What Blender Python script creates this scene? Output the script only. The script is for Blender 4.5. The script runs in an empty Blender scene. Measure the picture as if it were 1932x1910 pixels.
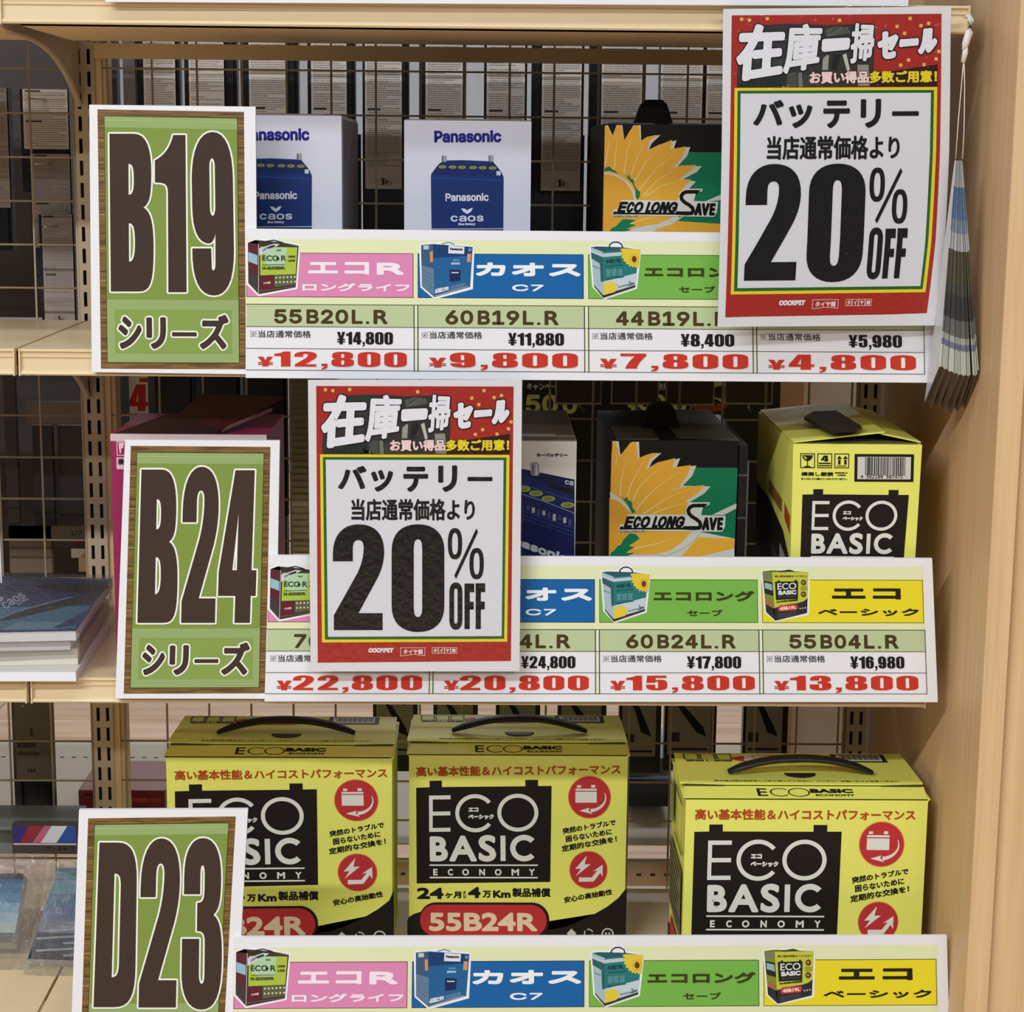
import bpy, math, random
import numpy as np
from mathutils import Vector, Matrix
from mathutils.geometry import tessellate_polygon
random.seed(7)
SC = bpy.context.scene
COL = SC.collection
PI = math.pi

# ------------------------------------------------------------------ camera
W, H = 1932, 1910
CAM = np.array([.4481, -1.8458, .3044]); FPX = 3583.8
YAW, PITCH, ROLL = -.0167, -.1798, -.0100
def rotm(y, p, r):
    cy, sy, cp, sp, cr, sr = math.cos(y), math.sin(y), math.cos(p), math.sin(p), math.cos(r), math.sin(r)
    return (np.array([[cy, -sy, 0], [sy, cy, 0], [0, 0, 1]]) @ np.array([[1, 0, 0], [0, cp, -sp], [0, sp, cp]])
            @ np.array([[cr, 0, sr], [0, 1, 0], [-sr, 0, cr]]))
RM = rotm(YAW, PITCH, ROLL)
cam = bpy.data.cameras.new('camera'); cam.sensor_width = 36; cam.lens = FPX / W * 36
cam.clip_start = .05; cam.clip_end = 60
co = bpy.data.objects.new('camera', cam); COL.objects.link(co)
m3 = np.stack([RM[:, 0], RM[:, 2], -RM[:, 1]], axis=1)
mw = Matrix([list(m3[i]) + [CAM[i]] for i in range(3)] + [[0, 0, 0, 1]])
co.matrix_world = mw
SC.camera = co

# ------------------------------------------------------------------ world, lights, exposure
SC.view_settings.view_transform = 'Standard'; SC.view_settings.look = 'None'
SC.view_settings.gamma = 1; SC.view_settings.use_curve_mapping = False
SC.view_settings.exposure = 0.36
wd = bpy.data.worlds.new('store_air'); SC.world = wd; wd.use_nodes = True
bg = wd.node_tree.nodes['Background']; bg.inputs[0].default_value = (.92, .95, 1, 1); bg.inputs[1].default_value = .10
def strip_light(x, y, z, lx, ly, power, col=(.93, .965, 1)):
    l = bpy.data.lights.new('ceiling_strip_light', 'AREA'); l.shape = 'RECTANGLE'; l.size = lx; l.size_y = ly
    l.energy = power; l.color = col
    o = bpy.data.objects.new('ceiling_strip_light', l); COL.objects.link(o); o.location = (x, y, z)
    o['label'] = 'ceiling strip light over the aisle'; o['category'] = 'lamp'
    return o
strip_light(0, -1.15, 1.9, 2.2, .16, 17)
strip_light(-1.5, -2.75, 1.9, 2.4, .16, 112)
strip_light(1.3, -4.6, 1.9, 2.6, .25, 90)
strip_light(.4, 2.6, 1.9, 3.0, .3, 30)
strip_light(.4, 5.0, 1.9, 3.0, .3, 26)

# ------------------------------------------------------------------ photo measurements to places in the room
def ray(px, py):
    d = RM @ np.array([(px - W / 2) / FPX, 1.0, -(py - H / 2) / FPX]); return d
def P(px, py, Y):
    d = ray(px, py); t = (Y - CAM[1]) / d[1]; return CAM + d * t
def PZ(px, py, z):
    d = ray(px, py); t = (z - CAM[2]) / d[2]; return CAM + d * t
def PX(px, py, x):
    d = ray(px, py); t = (x - CAM[0]) / d[0]; return CAM + d * t
def pj(p):
    q = RM.T @ (np.array(p) - CAM); return W / 2 + FPX * q[0] / q[1], H / 2 - FPX * q[2] / q[1]
Z1, Z2, Z3, Z0 = .1205, -.2088, -.562, .4511       # tops of the shelf plates

# ------------------------------------------------------------------ materials
def lin(c):
    c = c / 255.; return c / 12.92 if c <= .04045 else ((c + .055) / 1.055) ** 2.4
_m = {}
def mat(rgb, rough=.5, metal=0, coat=0, name='ink', gain=1.0, alpha=None, trans=0, spec=.5):
    key = (rgb, rough, metal, coat, name, gain, trans, spec)
    if key in _m: return _m[key]
    m = bpy.data.materials.new(name); m.use_nodes = True; b = m.node_tree.nodes['Principled BSDF']
    b.inputs['Base Color'].default_value = tuple(min(.95, lin(v) * gain) for v in rgb) + (1,)
    b.inputs['Roughness'].default_value = rough; b.inputs['Metallic'].default_value = metal
    b.inputs['Coat Weight'].default_value = coat; b.inputs['Coat Roughness'].default_value = .12
    b.inputs['Transmission Weight'].default_value = trans; b.inputs['Specular IOR Level'].default_value = spec
    _m[key] = m; return m
def noisy(rgb, rgb2, scale=(8, 8, 8), rough=.6, name='surface', bump=.0, detail=6, dist=.5, spec=.5, lo=.35, hi=.65):
    key = (rgb, rgb2, scale, rough, name, bump)
    if key in _m: return _m[key]
    m = bpy.data.materials.new(name); m.use_nodes = True; nt = m.node_tree; b = nt.nodes['Principled BSDF']
    tc = nt.nodes.new('ShaderNodeTexCoord'); mp = nt.nodes.new('ShaderNodeMapping'); mp.inputs['Scale'].default_value = scale
    n = nt.nodes.new('ShaderNodeTexNoise'); n.inputs['Scale'].default_value = 1; n.inputs['Detail'].default_value = detail
    n.inputs['Distortion'].default_value = dist
    r = nt.nodes.new('ShaderNodeValToRGB')
    r.color_ramp.elements[0].position = lo; r.color_ramp.elements[1].position = hi
    r.color_ramp.elements[0].color = tuple(lin(v) for v in rgb) + (1,); r.color_ramp.elements[1].color = tuple(lin(v) for v in rgb2) + (1,)
    L = nt.links.new
    L(tc.outputs['Object'], mp.inputs[0]); L(mp.outputs[0], n.inputs['Vector']); L(n.outputs['Fac'], r.inputs[0]); L(r.outputs[0], b.inputs['Base Color'])
    b.inputs['Roughness'].default_value = rough; b.inputs['Specular IOR Level'].default_value = spec
    if bump:
        bp = nt.nodes.new('ShaderNodeBump'); bp.inputs['Strength'].default_value = bump; bp.inputs['Distance'].default_value = .001
        L(n.outputs['Fac'], bp.inputs['Height']); L(bp.outputs[0], b.inputs['Normal'])
    _m[key] = m; return m
def glassy(rgb=(235, 240, 245), name='clear_film', mix=.12, rough=.06, base=.03, crinkle=.002, tint=.97):
    key = (rgb, name, mix)
    if key in _m: return _m[key]
    m = bpy.data.materials.new(name); m.use_nodes = True; nt = m.node_tree; nt.nodes.clear()
    o = nt.nodes.new('ShaderNodeOutputMaterial'); t = nt.nodes.new('ShaderNodeBsdfTransparent'); g = nt.nodes.new('ShaderNodeBsdfGlossy')
    g.inputs['Roughness'].default_value = rough; d = nt.nodes.new('ShaderNodeBsdfDiffuse'); d.inputs[0].default_value = tuple(lin(v) for v in rgb) + (1,)
    lw = nt.nodes.new('ShaderNodeLayerWeight'); lw.inputs['Blend'].default_value = .12
    fr = nt.nodes.new('ShaderNodeMath'); fr.operation = 'MULTIPLY_ADD'; fr.inputs[1].default_value = .8; fr.inputs[2].default_value = base; t.inputs[0].default_value = (tint, tint, tint, 1)
    nt.links.new(lw.outputs['Facing'], fr.inputs[0])
    a = nt.nodes.new('ShaderNodeMixShader'); b = nt.nodes.new('ShaderNodeMixShader'); a.inputs[0].default_value = mix
    n = nt.nodes.new('ShaderNodeTexNoise'); n.inputs['Scale'].default_value = 45; n.inputs['Detail'].default_value = 3
    bp = nt.nodes.new('ShaderNodeBump'); bp.inputs['Strength'].default_value = .5; bp.inputs['Distance'].default_value = crinkle
    L = nt.links.new
    L(n.outputs['Fac'], bp.inputs['Height']); L(bp.outputs[0], g.inputs['Normal'])
    L(t.outputs[0], a.inputs[1]); L(d.outputs[0], a.inputs[2]); L(fr.outputs[0], b.inputs[0]); L(a.outputs[0], b.inputs[1]); L(g.outputs[0], b.inputs[2]); L(b.outputs[0], o.inputs[0])
    _m[key] = m; return m
CREAM = mat((226, 204, 162), .38, name='cream_enamel')
CREAMD = mat((228, 198, 148), .5, name='cream_enamel_inner')
STEEL = mat((196, 176, 148), .4, name='beige_upright')
WIRE = mat((176, 158, 128), .4, name='wire_enamel')
DARK = mat((22, 20, 20), .5, name='black_plastic')
BOARD = mat((236, 238, 242), .45, name='white_board')
PAPER = mat((232, 233, 236), .35, name='poster_paper')
WOOD = noisy((206, 168, 122), (216, 180, 136), (3, 3, 30), .5, 'panel_wood', 0.0, 5)
def _grain(m):  # vertical grain: stretch the noise along z
    for n in m.node_tree.nodes:
        if n.type == 'MAPPING': n.inputs['Scale'].default_value = (160, 160, 5)
_grain(WOOD)
WOODE = noisy((222, 184, 134), (232, 198, 150), (150, 150, 4), .5, 'edge_wood', 0.0, 5)
FLOORM = noisy((196, 158, 128), (222, 190, 160), (1.5, 22, 1), .5, 'floor_wood', 0, 6)
SIGNWOOD = noisy((84, 56, 18), (142, 106, 52), (25, 10, 520), .5, 'sign_wood_print', 0, 7)

# ------------------------------------------------------------------ objects
def thing(name, label, cat, loc, group=None, kind=None):
    o = bpy.data.objects.new(name, None); COL.objects.link(o); o.location = [float(v) for v in loc]; o.empty_display_size = .02
    o['label'] = label; o['category'] = cat
    if group: o['group'] = group
    return o
def tag(o, label, cat, group=None):
    o['label'] = label; o['category'] = cat
    if group: o['group'] = group
    return o
def wloc(o):
    v = Vector((0, 0, 0))
    while o is not None: v = v + o.location; o = o.parent
    return v
def mesh(name, V, F, mats, parent=None, mi=None, smooth=False, origin=None, label=None):
    me = bpy.data.meshes.new(name)
    base = wloc(parent) if parent is not None else Vector((0, 0, 0))
    V = np.array(V, dtype=float).reshape(-1, 3)
    if origin is None and parent is None: origin = ((V[:, 0].min() + V[:, 0].max()) / 2, (V[:, 1].min() + V[:, 1].max()) / 2, V[:, 2].min())
    off = np.array(base) if parent is not None else np.array(origin)
    me.from_pydata((V - off).tolist(), [], [list(f) for f in F])
    for m in (mats if isinstance(mats, (list, tuple)) else [mats]): me.materials.append(m)
    if mi is not None: me.polygons.foreach_set('material_index', mi)
    if smooth: me.polygons.foreach_set('use_smooth', [True] * len(me.polygons))
    me.update()
    o = bpy.data.objects.new(name, me); COL.objects.link(o)
    if parent is not None: o.parent = parent
    else: o.location = [float(v) for v in off]
    if label: o['label'] = label
    return o
class G:
    """geometry collector in world coordinates"""
    def __init__(s): s.V = []; s.F = []; s.mi = []; s.cur = 0
    def add(s, V, F):
        n = len(s.V); s.V += [tuple(v) for v in V]; s.F += [tuple(i + n for i in f) for f in F]; s.mi += [s.cur] * len(F); return s
    def box(s, a, b):
        (x0, y0, z0), (x1, y1, z1) = a, b
        V = [(x0, y0, z0), (x1, y0, z0), (x1, y1, z0), (x0, y1, z0), (x0, y0, z1), (x1, y0, z1), (x1, y1, z1), (x0, y1, z1)]
        return s.add(V, [(0, 3, 2, 1), (4, 5, 6, 7), (0, 1, 5, 4), (1, 2, 6, 5), (2, 3, 7, 6), (3, 0, 4, 7)])
    def hexa(s, q, d):
        """quad q (4 points) thickened by vector d"""
        d = np.array(d); q = [np.array(p) for p in q]; V = q + [p + d for p in q]
        return s.add(V, [(0, 1, 2, 3), (7, 6, 5, 4), (0, 4, 5, 1), (1, 5, 6, 2), (2, 6, 7, 3), (3, 7, 4, 0)])
    def prism(s, poly, d):
        d = np.array(d); p = [np.array(v) for v in poly]; n = len(p)
        return s.add(p + [v + d for v in p], [tuple(range(n)), tuple(range(2 * n - 1, n - 1, -1))] + [(i, i + n, (i + 1) % n + n, (i + 1) % n) for i in range(n)])
    def extr(s, prof, x0, x1):
        """closed (y,z) profile extruded along x"""
        return s.prism([(x0, y, z) for y, z in prof], (x1 - x0, 0, 0))
    def tube(s, pts, r, n=6, flat=None, up=(0, 0, 1)):
        pts = [np.array(p, float) for p in pts]; V = []; k = len(pts)
        for i, p in enumerate(pts):
            t = pts[min(i + 1, k - 1)] - pts[max(i - 1, 0)]; t /= np.linalg.norm(t) + 1e-12
            a = np.cross(t, up)
            if np.linalg.norm(a) < 1e-6: a = np.cross(t, (1, 0, 0))
            a /= np.linalg.norm(a); b = np.cross(a, t)
            rr = r[i] if isinstance(r, (list, tuple)) else r
            fa, fb = flat if flat else (1, 1)
            for j in range(n):
                w = 2 * PI * j / n; V.append(p + a * math.cos(w) * rr * fa + b * math.sin(w) * rr * fb)
        F = [(i * n + j, i * n + (j + 1) % n, (i + 1) * n + (j + 1) % n, (i + 1) * n + j) for i in range(k - 1) for j in range(n)]
        F += [tuple(range(n - 1, -1, -1)), tuple(range((k - 1) * n, k * n))]
        return s.add(V, F)
    def obj(s, name, mats, parent=None, smooth=False, label=None):
        return mesh(name, s.V, s.F, mats, parent, s.mi if isinstance(mats, (list, tuple)) and len(mats) > 1 else None, smooth, label=label)
def dup(root, loc, label=None):
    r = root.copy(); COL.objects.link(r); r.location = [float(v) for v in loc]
    if label: r['label'] = label
    for ch in list(root.children):
        c = ch.copy(); COL.objects.link(c); c.parent = r
        for g in ch.children:
            d = g.copy(); COL.objects.link(d); d.parent = c
    return r

# ------------------------------------------------------------------ flat print: letters and shapes laid on a surface
FP = bpy.utils.resource_path('LOCAL') + '/datafiles/fonts/'
_fonts = {'g': None}
def font(k):
    if k not in _fonts:
        try: _fonts[k] = bpy.data.fonts.load(FP + {'i': 'Inter.woff2', 'm': 'DejaVuSansMono.woff2'}[k])
        except Exception: _fonts[k] = None
    return _fonts[k]
_ink = {}
def ink(s, f):
    if (s, f) in _ink: return _ink[(s, f)]
    c = bpy.data.curves.new('t', 'FONT'); c.body = s; c.resolution_u = 4
    ft = font(f)
    if ft: c.font = ft
    o = bpy.data.objects.new('t', c); me = bpy.data.meshes.new_from_object(o)
    V = np.array([v.co[:2] for v in me.vertices]).reshape(-1, 2); Fc = [tuple(p.vertices) for p in me.polygons]
    bpy.data.objects.remove(o); bpy.data.curves.remove(c); bpy.data.meshes.remove(me)
    V[:, 1] *= -1
    mn, mx = V.min(0), V.max(0); V = (V - mn) / np.maximum(mx - mn, 1e-9)
    cnt = {}
    for p in Fc:
        for i in range(len(p)):
            e = (p[i], p[(i + 1) % len(p)]); k = (min(e), max(e)); cnt[k] = cnt.get(k, 0) + 1
    B = [k for k, n in cnt.items() if n == 1]
    _ink[(s, f)] = (V, Fc, B); return _ink[(s, f)]

# poster-black letters (condensed, very heavy) drawn as outlines in a 100 x 100 box, y down
S0 = 'M42,24 C42,16 45,14 50,14 C55,14 58,16 58,24 L58,76 C58,84 55,86 50,86 C45,86 42,84 42,76 Z'
HG = {
 'B': ['M0,0 L56,0 C84,0 95,9 95,24 C95,38 92,44 77,46.5 C95,49 100,58 100,72 C100,95 92,100 66,100 L0,100 Z', 'M43,19 L43,38.5 C53,38.5 55,35 55,29 C55,21 52,19 43,19 Z', 'M43,56.5 L43,81 C54,81 57,76 57,69 C57,59 53,56.5 43,56.5 Z'],
 'D': ['M0,0 L50,0 C86,0 100,7 100,24 L100,76 C100,94 86,100 50,100 L0,100 Z', 'M42,19 L42,82 C55,82 59,79 59,74 L59,27 C59,21 55,19 42,19 Z'],
 '0': ['M50,0 C82,0 100,9 100,24 L100,76 C100,91 82,100 50,100 C18,100 0,91 0,76 L0,24 C0,9 18,0 50,0 Z', S0],
 '1': ['M100,0 L100,100 L42,100 L42,37 C42,31 34,30 0,30 L0,16 C30,13 50,8 60,0 Z'],
 '2': ['M0,35 L0,28 C0,10 20,0 50,0 C82,0 100,9 100,26 C100,34 96,42 88,50 L50,84 L97,84 L97,100 L2,100 L2,86 L48,46 C56,38 60,30 60,22 C60,17 56,15 50,15 C43,15 39,17 39,23 L39,35 Z'],
 '3': ['M3,33 L3,22 C3,7 22,0 50,0 C82,0 97,9 97,23 C97,36 93,42 78,45 C96,48 100,56 100,70 C100,92 84,100 50,100 C16,100 0,91 0,78 L0,59 L43,59 L43,79 C43,83 46,85 50,85 C55,85 57,83 57,79 L57,62 C57,56 53,54.5 37,54.5 L37,38 C52,38 55,36 55,29 L55,21 C55,18 53,16 49,16 C46,16 44,18 44,22 L44,33 Z'],
 '4': ['M36,0 L87,0 L87,65 L100,65 L100,82 L87,82 L87,100 L46,100 L46,82 L0,82 L0,66 Z', 'M48,65 L48,27 L36,65 Z'],
 '5': ['M6,0 L94,0 L94,16 L46,16 L45,33 C51,29 58,28 66,28 C90,28 98,38 98,54 L98,72 C98,91 84,100 50,100 C17,100 2,91 2,76 L2,62 L43,62 L43,78 C43,84 46,86 50,86 C55,86 56,83 56,78 L56,48 C56,43 54,41 50,41 C46,41 43,43 43,48 L3,50 Z'],
 '6': ['M97,30 L56,30 L56,20 C56,16 54,15 50,15 C45,15 43,17 43,21 L43,36 C48,33 54,32 62,32 C86,32 98,40 98,56 L98,72 C98,90 82,100 50,100 C18,100 0,91 0,74 L0,28 C0,9 18,0 50,0 C82,0 97,9 97,26 Z', 'M44,53 L44,80 C44,84 46,86 50,86 C54,86 57,84 57,80 L57,53 C57,49 54,47 50,47 C46,47 44,49 44,53 Z'],
 '7': ['M0,0 L100,0 L100,15 C80,45 68,70 62,100 L18,100 C24,70 38,42 56,18 L0,18 Z'],
 '8': ['M50,0 C80,0 96,7 96,20 L96,33 C96,41 92,45 80,47.5 C94,50 100,56 100,66 L100,78 C100,93 82,100 50,100 C18,100 0,93 0,78 L0,66 C0,56 6,50 20,47.5 C8,45 4,41 4,33 L4,20 C4,7 20,0 50,0 Z', 'M43,20 C43,16 46,14 50,14 C54,14 57,16 57,20 L57,34 C57,38 54,40 50,40 C46,40 43,38 43,34 Z', 'M43,62 C43,58 46,56 50,56 C54,56 57,58 57,62 L57,80 C57,84 54,86 50,86 C46,86 43,84 43,80 Z'],
 '9': ['M50,0 C82,0 97,11 98,28 L100,72 C100,92 82,100 52,100 C18,100 0,90 1,71 L46,71 L47,81 C47,84 49,84.5 51,84.5 C54,84.5 56,83 56,80 L56,62 C52,67 46,68 38,68 C14,67 2,60 1,45 L0,28 C0,11 18,0 50,0 Z', 'M42,21 C42,18 45,16 48,16 C52,16 55,18 55,21 L56,45 C56,49 53,51 50,51 C46,51 43,49 43,45 Z'],
 'O': ['M50,0 C82,0 100,8 100,22 L100,78 C100,92 82,100 50,100 C18,100 0,92 0,78 L0,22 C0,8 18,0 50,0 Z', 'M37,18 C37,15 42,13 50,13 C58,13 63,15 63,18 L63,82 C63,85 58,87 50,87 C42,87 37,85 37,82 Z'],
 'F': ['M0,0 L100,0 L100,19 L54,19 L54,40 L95,40 L95,57 L54,57 L54,100 L0,100 Z'],
 ',': ['M10,0 L100,0 L100,40 C100,75 75,95 15,100 L8,78 C40,72 48,60 48,42 L10,42 Z'],
 'Y': ['M0,0 L36,0 L50,36 L64,0 L100,0 L72,56 L98,56 L98,66 L70,66 L70,74 L98,74 L98,84 L70,84 L70,100 L30,100 L30,84 L2,84 L2,74 L30,74 L30,66 L2,66 L2,56 L28,56 Z'],
}
def path(s):
    out = []; toks = s.replace('Z', '').split(); i = 0; cur = None
    def pt(t): a, b = t.split(','); return (float(a), float(b))
    while i < len(toks):
        t = toks[i]
        if t[0] in 'ML': cur = pt(t[1:]); out.append(cur); i += 1
        elif t[0] == 'C':
            p0, p1, p2, p3 = cur, pt(t[1:]), pt(toks[i + 1]), pt(toks[i + 2])
            for k in range(1, 9):
                u = k / 8; v = 1 - u
                out.append(tuple(v**3 * a + 3 * v * v * u * b + 3 * v * u * u * c + u**3 * d for a, b, c, d in zip(p0, p1, p2, p3)))
            cur = p3; i += 3
    if len(out) > 1 and abs(out[0][0] - out[-1][0]) + abs(out[0][1] - out[-1][1]) < 1e-6: out.pop()
    return out
def tess(contours):
    V = []; Bd = []
    for c in contours:
        n = len(V); V += c; Bd += [(n + i, n + (i + 1) % len(c)) for i in range(len(c))]
    T = tessellate_polygon([[Vector((x, y, 0)) for x, y in c] for c in contours])
    return np.array(V, float), [tuple(t) for t in T], Bd
def heavy(ch):
    k = ('hv', ch)
    if k not in _ink:
        V, F, B = tess([path(s) for s in HG[ch]]); _ink[k] = (V / 100., F, B)
    return _ink[k]

def homog(src, dst):
    A = []; b = []
    for (x, y), (u, v) in zip(src, dst):
        A.append([x, y, 1, 0, 0, 0, -u * x, -u * y]); b.append(u); A.append([0, 0, 0, x, y, 1, -v * x, -v * y]); b.append(v)
    h = np.linalg.solve(np.array(A, float), np.array(b, float)); return np.append(h, 1).reshape(3, 3)
def happ(Hm, p):
    p = np.asarray(p, float).reshape(-1, 2); q = np.c_[p, np.ones(len(p))] @ Hm.T; return q[:, :2] / q[:, 2:]
class Fr:
    """a printed face: drawing units -> place on a real surface (world quad TL,TR,BR,BL)"""
    def __init__(s, src, wq, pre=None, bow=None, n=None):
        s.H = homog(src, [(0, 0), (1, 0), (1, 1), (0, 1)]); s.wq = [np.array(p, float) for p in wq]; s.pre = pre; s.bow = bow
        a = np.cross(s.wq[1] - s.wq[0], s.wq[3] - s.wq[0]); a /= np.linalg.norm(a)
        s.n = a if n is None else np.array(n, float)
        if n is None and np.dot(CAM - s.wq[0], s.n) < 0: s.n = -s.n
    def world(s, p, off):
        p = np.asarray(p, float).reshape(-1, 2)
        if s.pre is not None: p = happ(s.pre, p)
        q = happ(s.H, p); u, v = q[:, :1], q[:, 1:]; a, b, c, d = s.wq
        if s.bow: return s.bow(u, v, off)
        w = a * (1 - u) * (1 - v) + b * u * (1 - v) + c * u * v + d * (1 - u) * v
        return w + s.n * np.asarray(off).reshape(-1, 1)
LAY = .00016
def splitbig(V, F, jit, lim=34.):
    V = [tuple(v) for v in V]; J = np.broadcast_to(np.asarray(jit, float).ravel() if np.ndim(jit) else jit, (len(V),)).tolist(); mid = {}; out = []
    st = [(f[0], f[i], f[i + 1]) for f in F for i in range(1, len(f) - 1)]
    while st:
        t = st.pop(); L = [math.dist(V[t[i]], V[t[(i + 1) % 3]]) for i in range(3)]; k = L.index(max(L))
        if L[k] < lim: out.append(t); continue
        a, b, c = t[k], t[(k + 1) % 3], t[(k + 2) % 3]; e = (min(a, b), max(a, b))
        if e not in mid: mid[e] = len(V); V.append(((V[a][0] + V[b][0]) / 2, (V[a][1] + V[b][1]) / 2)); J.append((J[a] + J[b]) / 2)
        m = mid[e]; st += [(a, m, c), (m, b, c)]
    return np.array(V, float), out, np.array(J)
class Print:
    def __init__(s, fr): s.fr = fr; s.V = []; s.F = []; s.mi = []; s.mats = []; s.T = None
    def _m(s, c):
        m = c if isinstance(c, bpy.types.Material) else mat(tuple(c), .45, spec=.22)
        if m not in s.mats: s.mats.append(m)
        return s.mats.index(m)
    def raw(s, V, F, c, lay, jit=0):
        V = np.asarray(V, float).reshape(-1, 2)
        if s.T is not None: V = happ(s.T, V)
        if s.fr.bow: V, F, jit = splitbig(V, F, jit)
        off = np.full(len(V), lay * LAY) + jit
        Wd = s.fr.world(V, off); n = len(s.V); s.V += Wd.tolist(); s.F += [tuple(i + n for i in f) for f in F]; s.mi += [s._m(c)] * len(F)
    def poly(s, pts, c, lay=1, holes=()):
        V, F, B = tess([list(map(tuple, pts))] + [list(map(tuple, h)) for h in holes]); s.raw(V, F, c, lay); return s
    def grid(s, q, c, lay=1, nx=1, ny=1):
        """filled quad TL,TR,BR,BL split into cells (needed on bowed sheets)"""
        q = [np.array(p, float) for p in q]; V = []
        for j in range(ny + 1):
            for i in range(nx + 1):
                u, v = i / nx, j / ny; V.append(q[0] * (1 - u) * (1 - v) + q[1] * u * (1 - v) + q[2] * u * v + q[3] * (1 - u) * v)
        F = [(j * (nx + 1) + i, j * (nx + 1) + i + 1, (j + 1) * (nx + 1) + i + 1, (j + 1) * (nx + 1) + i) for j in range(ny) for i in range(nx)]
        s.raw(V, F, c, lay); return s
    def rect(s, x0, y0, x1, y1, c, lay=1, ny=1): return s.grid([(x0, y0), (x1, y0), (x1, y1), (x0, y1)], c, lay, 1, ny)
    def line(s, pts, w, c, lay=1, closed=False):
        pts = [np.array(p, float) for p in pts]; n = len(pts)
        for i in range(n if closed else n - 1):
            a, b = pts[i], pts[(i + 1) % n]; d = b - a; L = np.linalg.norm(d)
            if L < 1e-9: continue
            d /= L; nn = np.array([-d[1], d[0]]) * w / 2; e = d * (w / 2 if (closed or 0 < i) else 0); e2 = d * (w / 2 if (closed or i < n - 2) else 0)
            s.raw([a - e + nn, b + e2 + nn, b + e2 - nn, a - e - nn], [(0, 1, 2, 3)], c, lay, random.random() * LAY * .35)
        return s
    def band(s, pts, w, c, lay=1):
        """smooth open stroke; w number or list"""
        pts = [np.array(p, float) for p in pts]; n = len(pts); V = []
        for i, p in enumerate(pts):
            t = pts[min(i + 1, n - 1)] - pts[max(i - 1, 0)]; t /= np.linalg.norm(t) + 1e-12; nn = np.array([-t[1], t[0]]) * (w[i] if isinstance(w, (list, tuple)) else w) / 2
            V += [p + nn, p - nn]
        s.raw(V, [(2 * i, 2 * i + 2, 2 * i + 3, 2 * i + 1) for i in range(n - 1)], c, lay); return s
    def arc(s, cx, cy, rx, ry, w, a0, a1, c, lay=1, n=40):
        V = []
        for i in range(n + 1):
            t = math.radians(a0 + (a1 - a0) * i / n); V += [(cx + (rx + w / 2) * math.cos(t), cy + (ry + w / 2) * math.sin(t)), (cx + (rx - w / 2) * math.cos(t), cy + (ry - w / 2) * math.sin(t))]
        s.raw(V, [(2 * i, 2 * i + 2, 2 * i + 3, 2 * i + 1) for i in range(n)], c, lay); return s
    def disc(s, cx, cy, rx, ry, c, lay=1, n=32):
        s.raw([(cx + rx * math.cos(2 * PI * i / n), cy + ry * math.sin(2 * PI * i / n)) for i in range(n)], [tuple(range(n))], c, lay); return s
    def glyph(s, g, q, c, lay, r=0, outline=None, olay=None):
        V, F, B = g; q = [np.array(p, float) for p in q]; cen = sum(q) / 4
        if r:   # shrink so the thickened strokes still end at the quad
            wx = np.linalg.norm(q[1] - q[0]); wy = np.linalg.norm(q[3] - q[0]); ex = (q[1] - q[0]) / wx; ey = (q[3] - q[0]) / wy
            rx, ry = min(r, wx * .4), min(r, wy * .4)
            q = [q[0] + ex * rx + ey * ry, q[1] - ex * rx + ey * ry, q[2] - ex * rx - ey * ry, q[3] + ex * rx - ey * ry]
        u, v = V[:, :1], V[:, 1:]
        X = q[0] * (1 - u) * (1 - v) + q[1] * u * (1 - v) + q[2] * u * v + q[3] * (1 - u) * v
        def stroke(rad, col, L):
            if not B: return
            b = np.array(B); a0, b0 = X[b[:, 0]], X[b[:, 1]]; d = b0 - a0; Ln = np.linalg.norm(d, axis=1, keepdims=True); ok = Ln[:, 0] > 1e-9
            a0, b0, d, Ln = a0[ok], b0[ok], d[ok], Ln[ok]; d = d / Ln; nn = np.c_[-d[:, 1], d[:, 0]] * rad
            k = len(a0); Q = np.stack([a0 + nn, b0 + nn, b0 - nn, a0 - nn], 1).reshape(-1, 2)
            s.raw(Q, [(4 * i, 4 * i + 1, 4 * i + 2, 4 * i + 3) for i in range(k)], col, L, np.repeat(np.random.rand(k) * LAY * .3, 4))
            ids = sorted(set(b[ok].ravel().tolist())); m = 8; cc = X[ids]
            O = (cc[:, None, :] + rad * np.array([[math.cos(2 * PI * j / m), math.sin(2 * PI * j / m)] for j in range(m)])[None]).reshape(-1, 2)
            s.raw(O, [tuple(range(m * i, m * i + m)) for i in range(len(ids))], col, L, np.repeat(np.random.rand(len(ids)) * LAY * .3, m))
        if outline: stroke(r + outline[0], outline[1], (lay - 1) if olay is None else olay)
        if outline: s.raw(X, F, outline[1], (lay - 1) if olay is None else olay, LAY * .32)
        s.raw(X, F, c, lay, LAY * .35)
        if r: stroke(r, c, lay)
        return s
    def txt(s, t, q, c, lay=3, r=0, f='g', slant=0, outline=None, olay=None):
        if f == 'i' and len(t) == 1 and t in 'R4AKMN': f = 'm'
        if len(q) == 4 and not hasattr(q[0], '__len__'):
            x0, y0, x1, y1 = q; q = [(x0 + slant, y0), (x1, y0), (x1 - slant, y1), (x0, y1)]
        return s.glyph(ink(t, f), q, c, lay, r, outline, olay)
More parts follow.
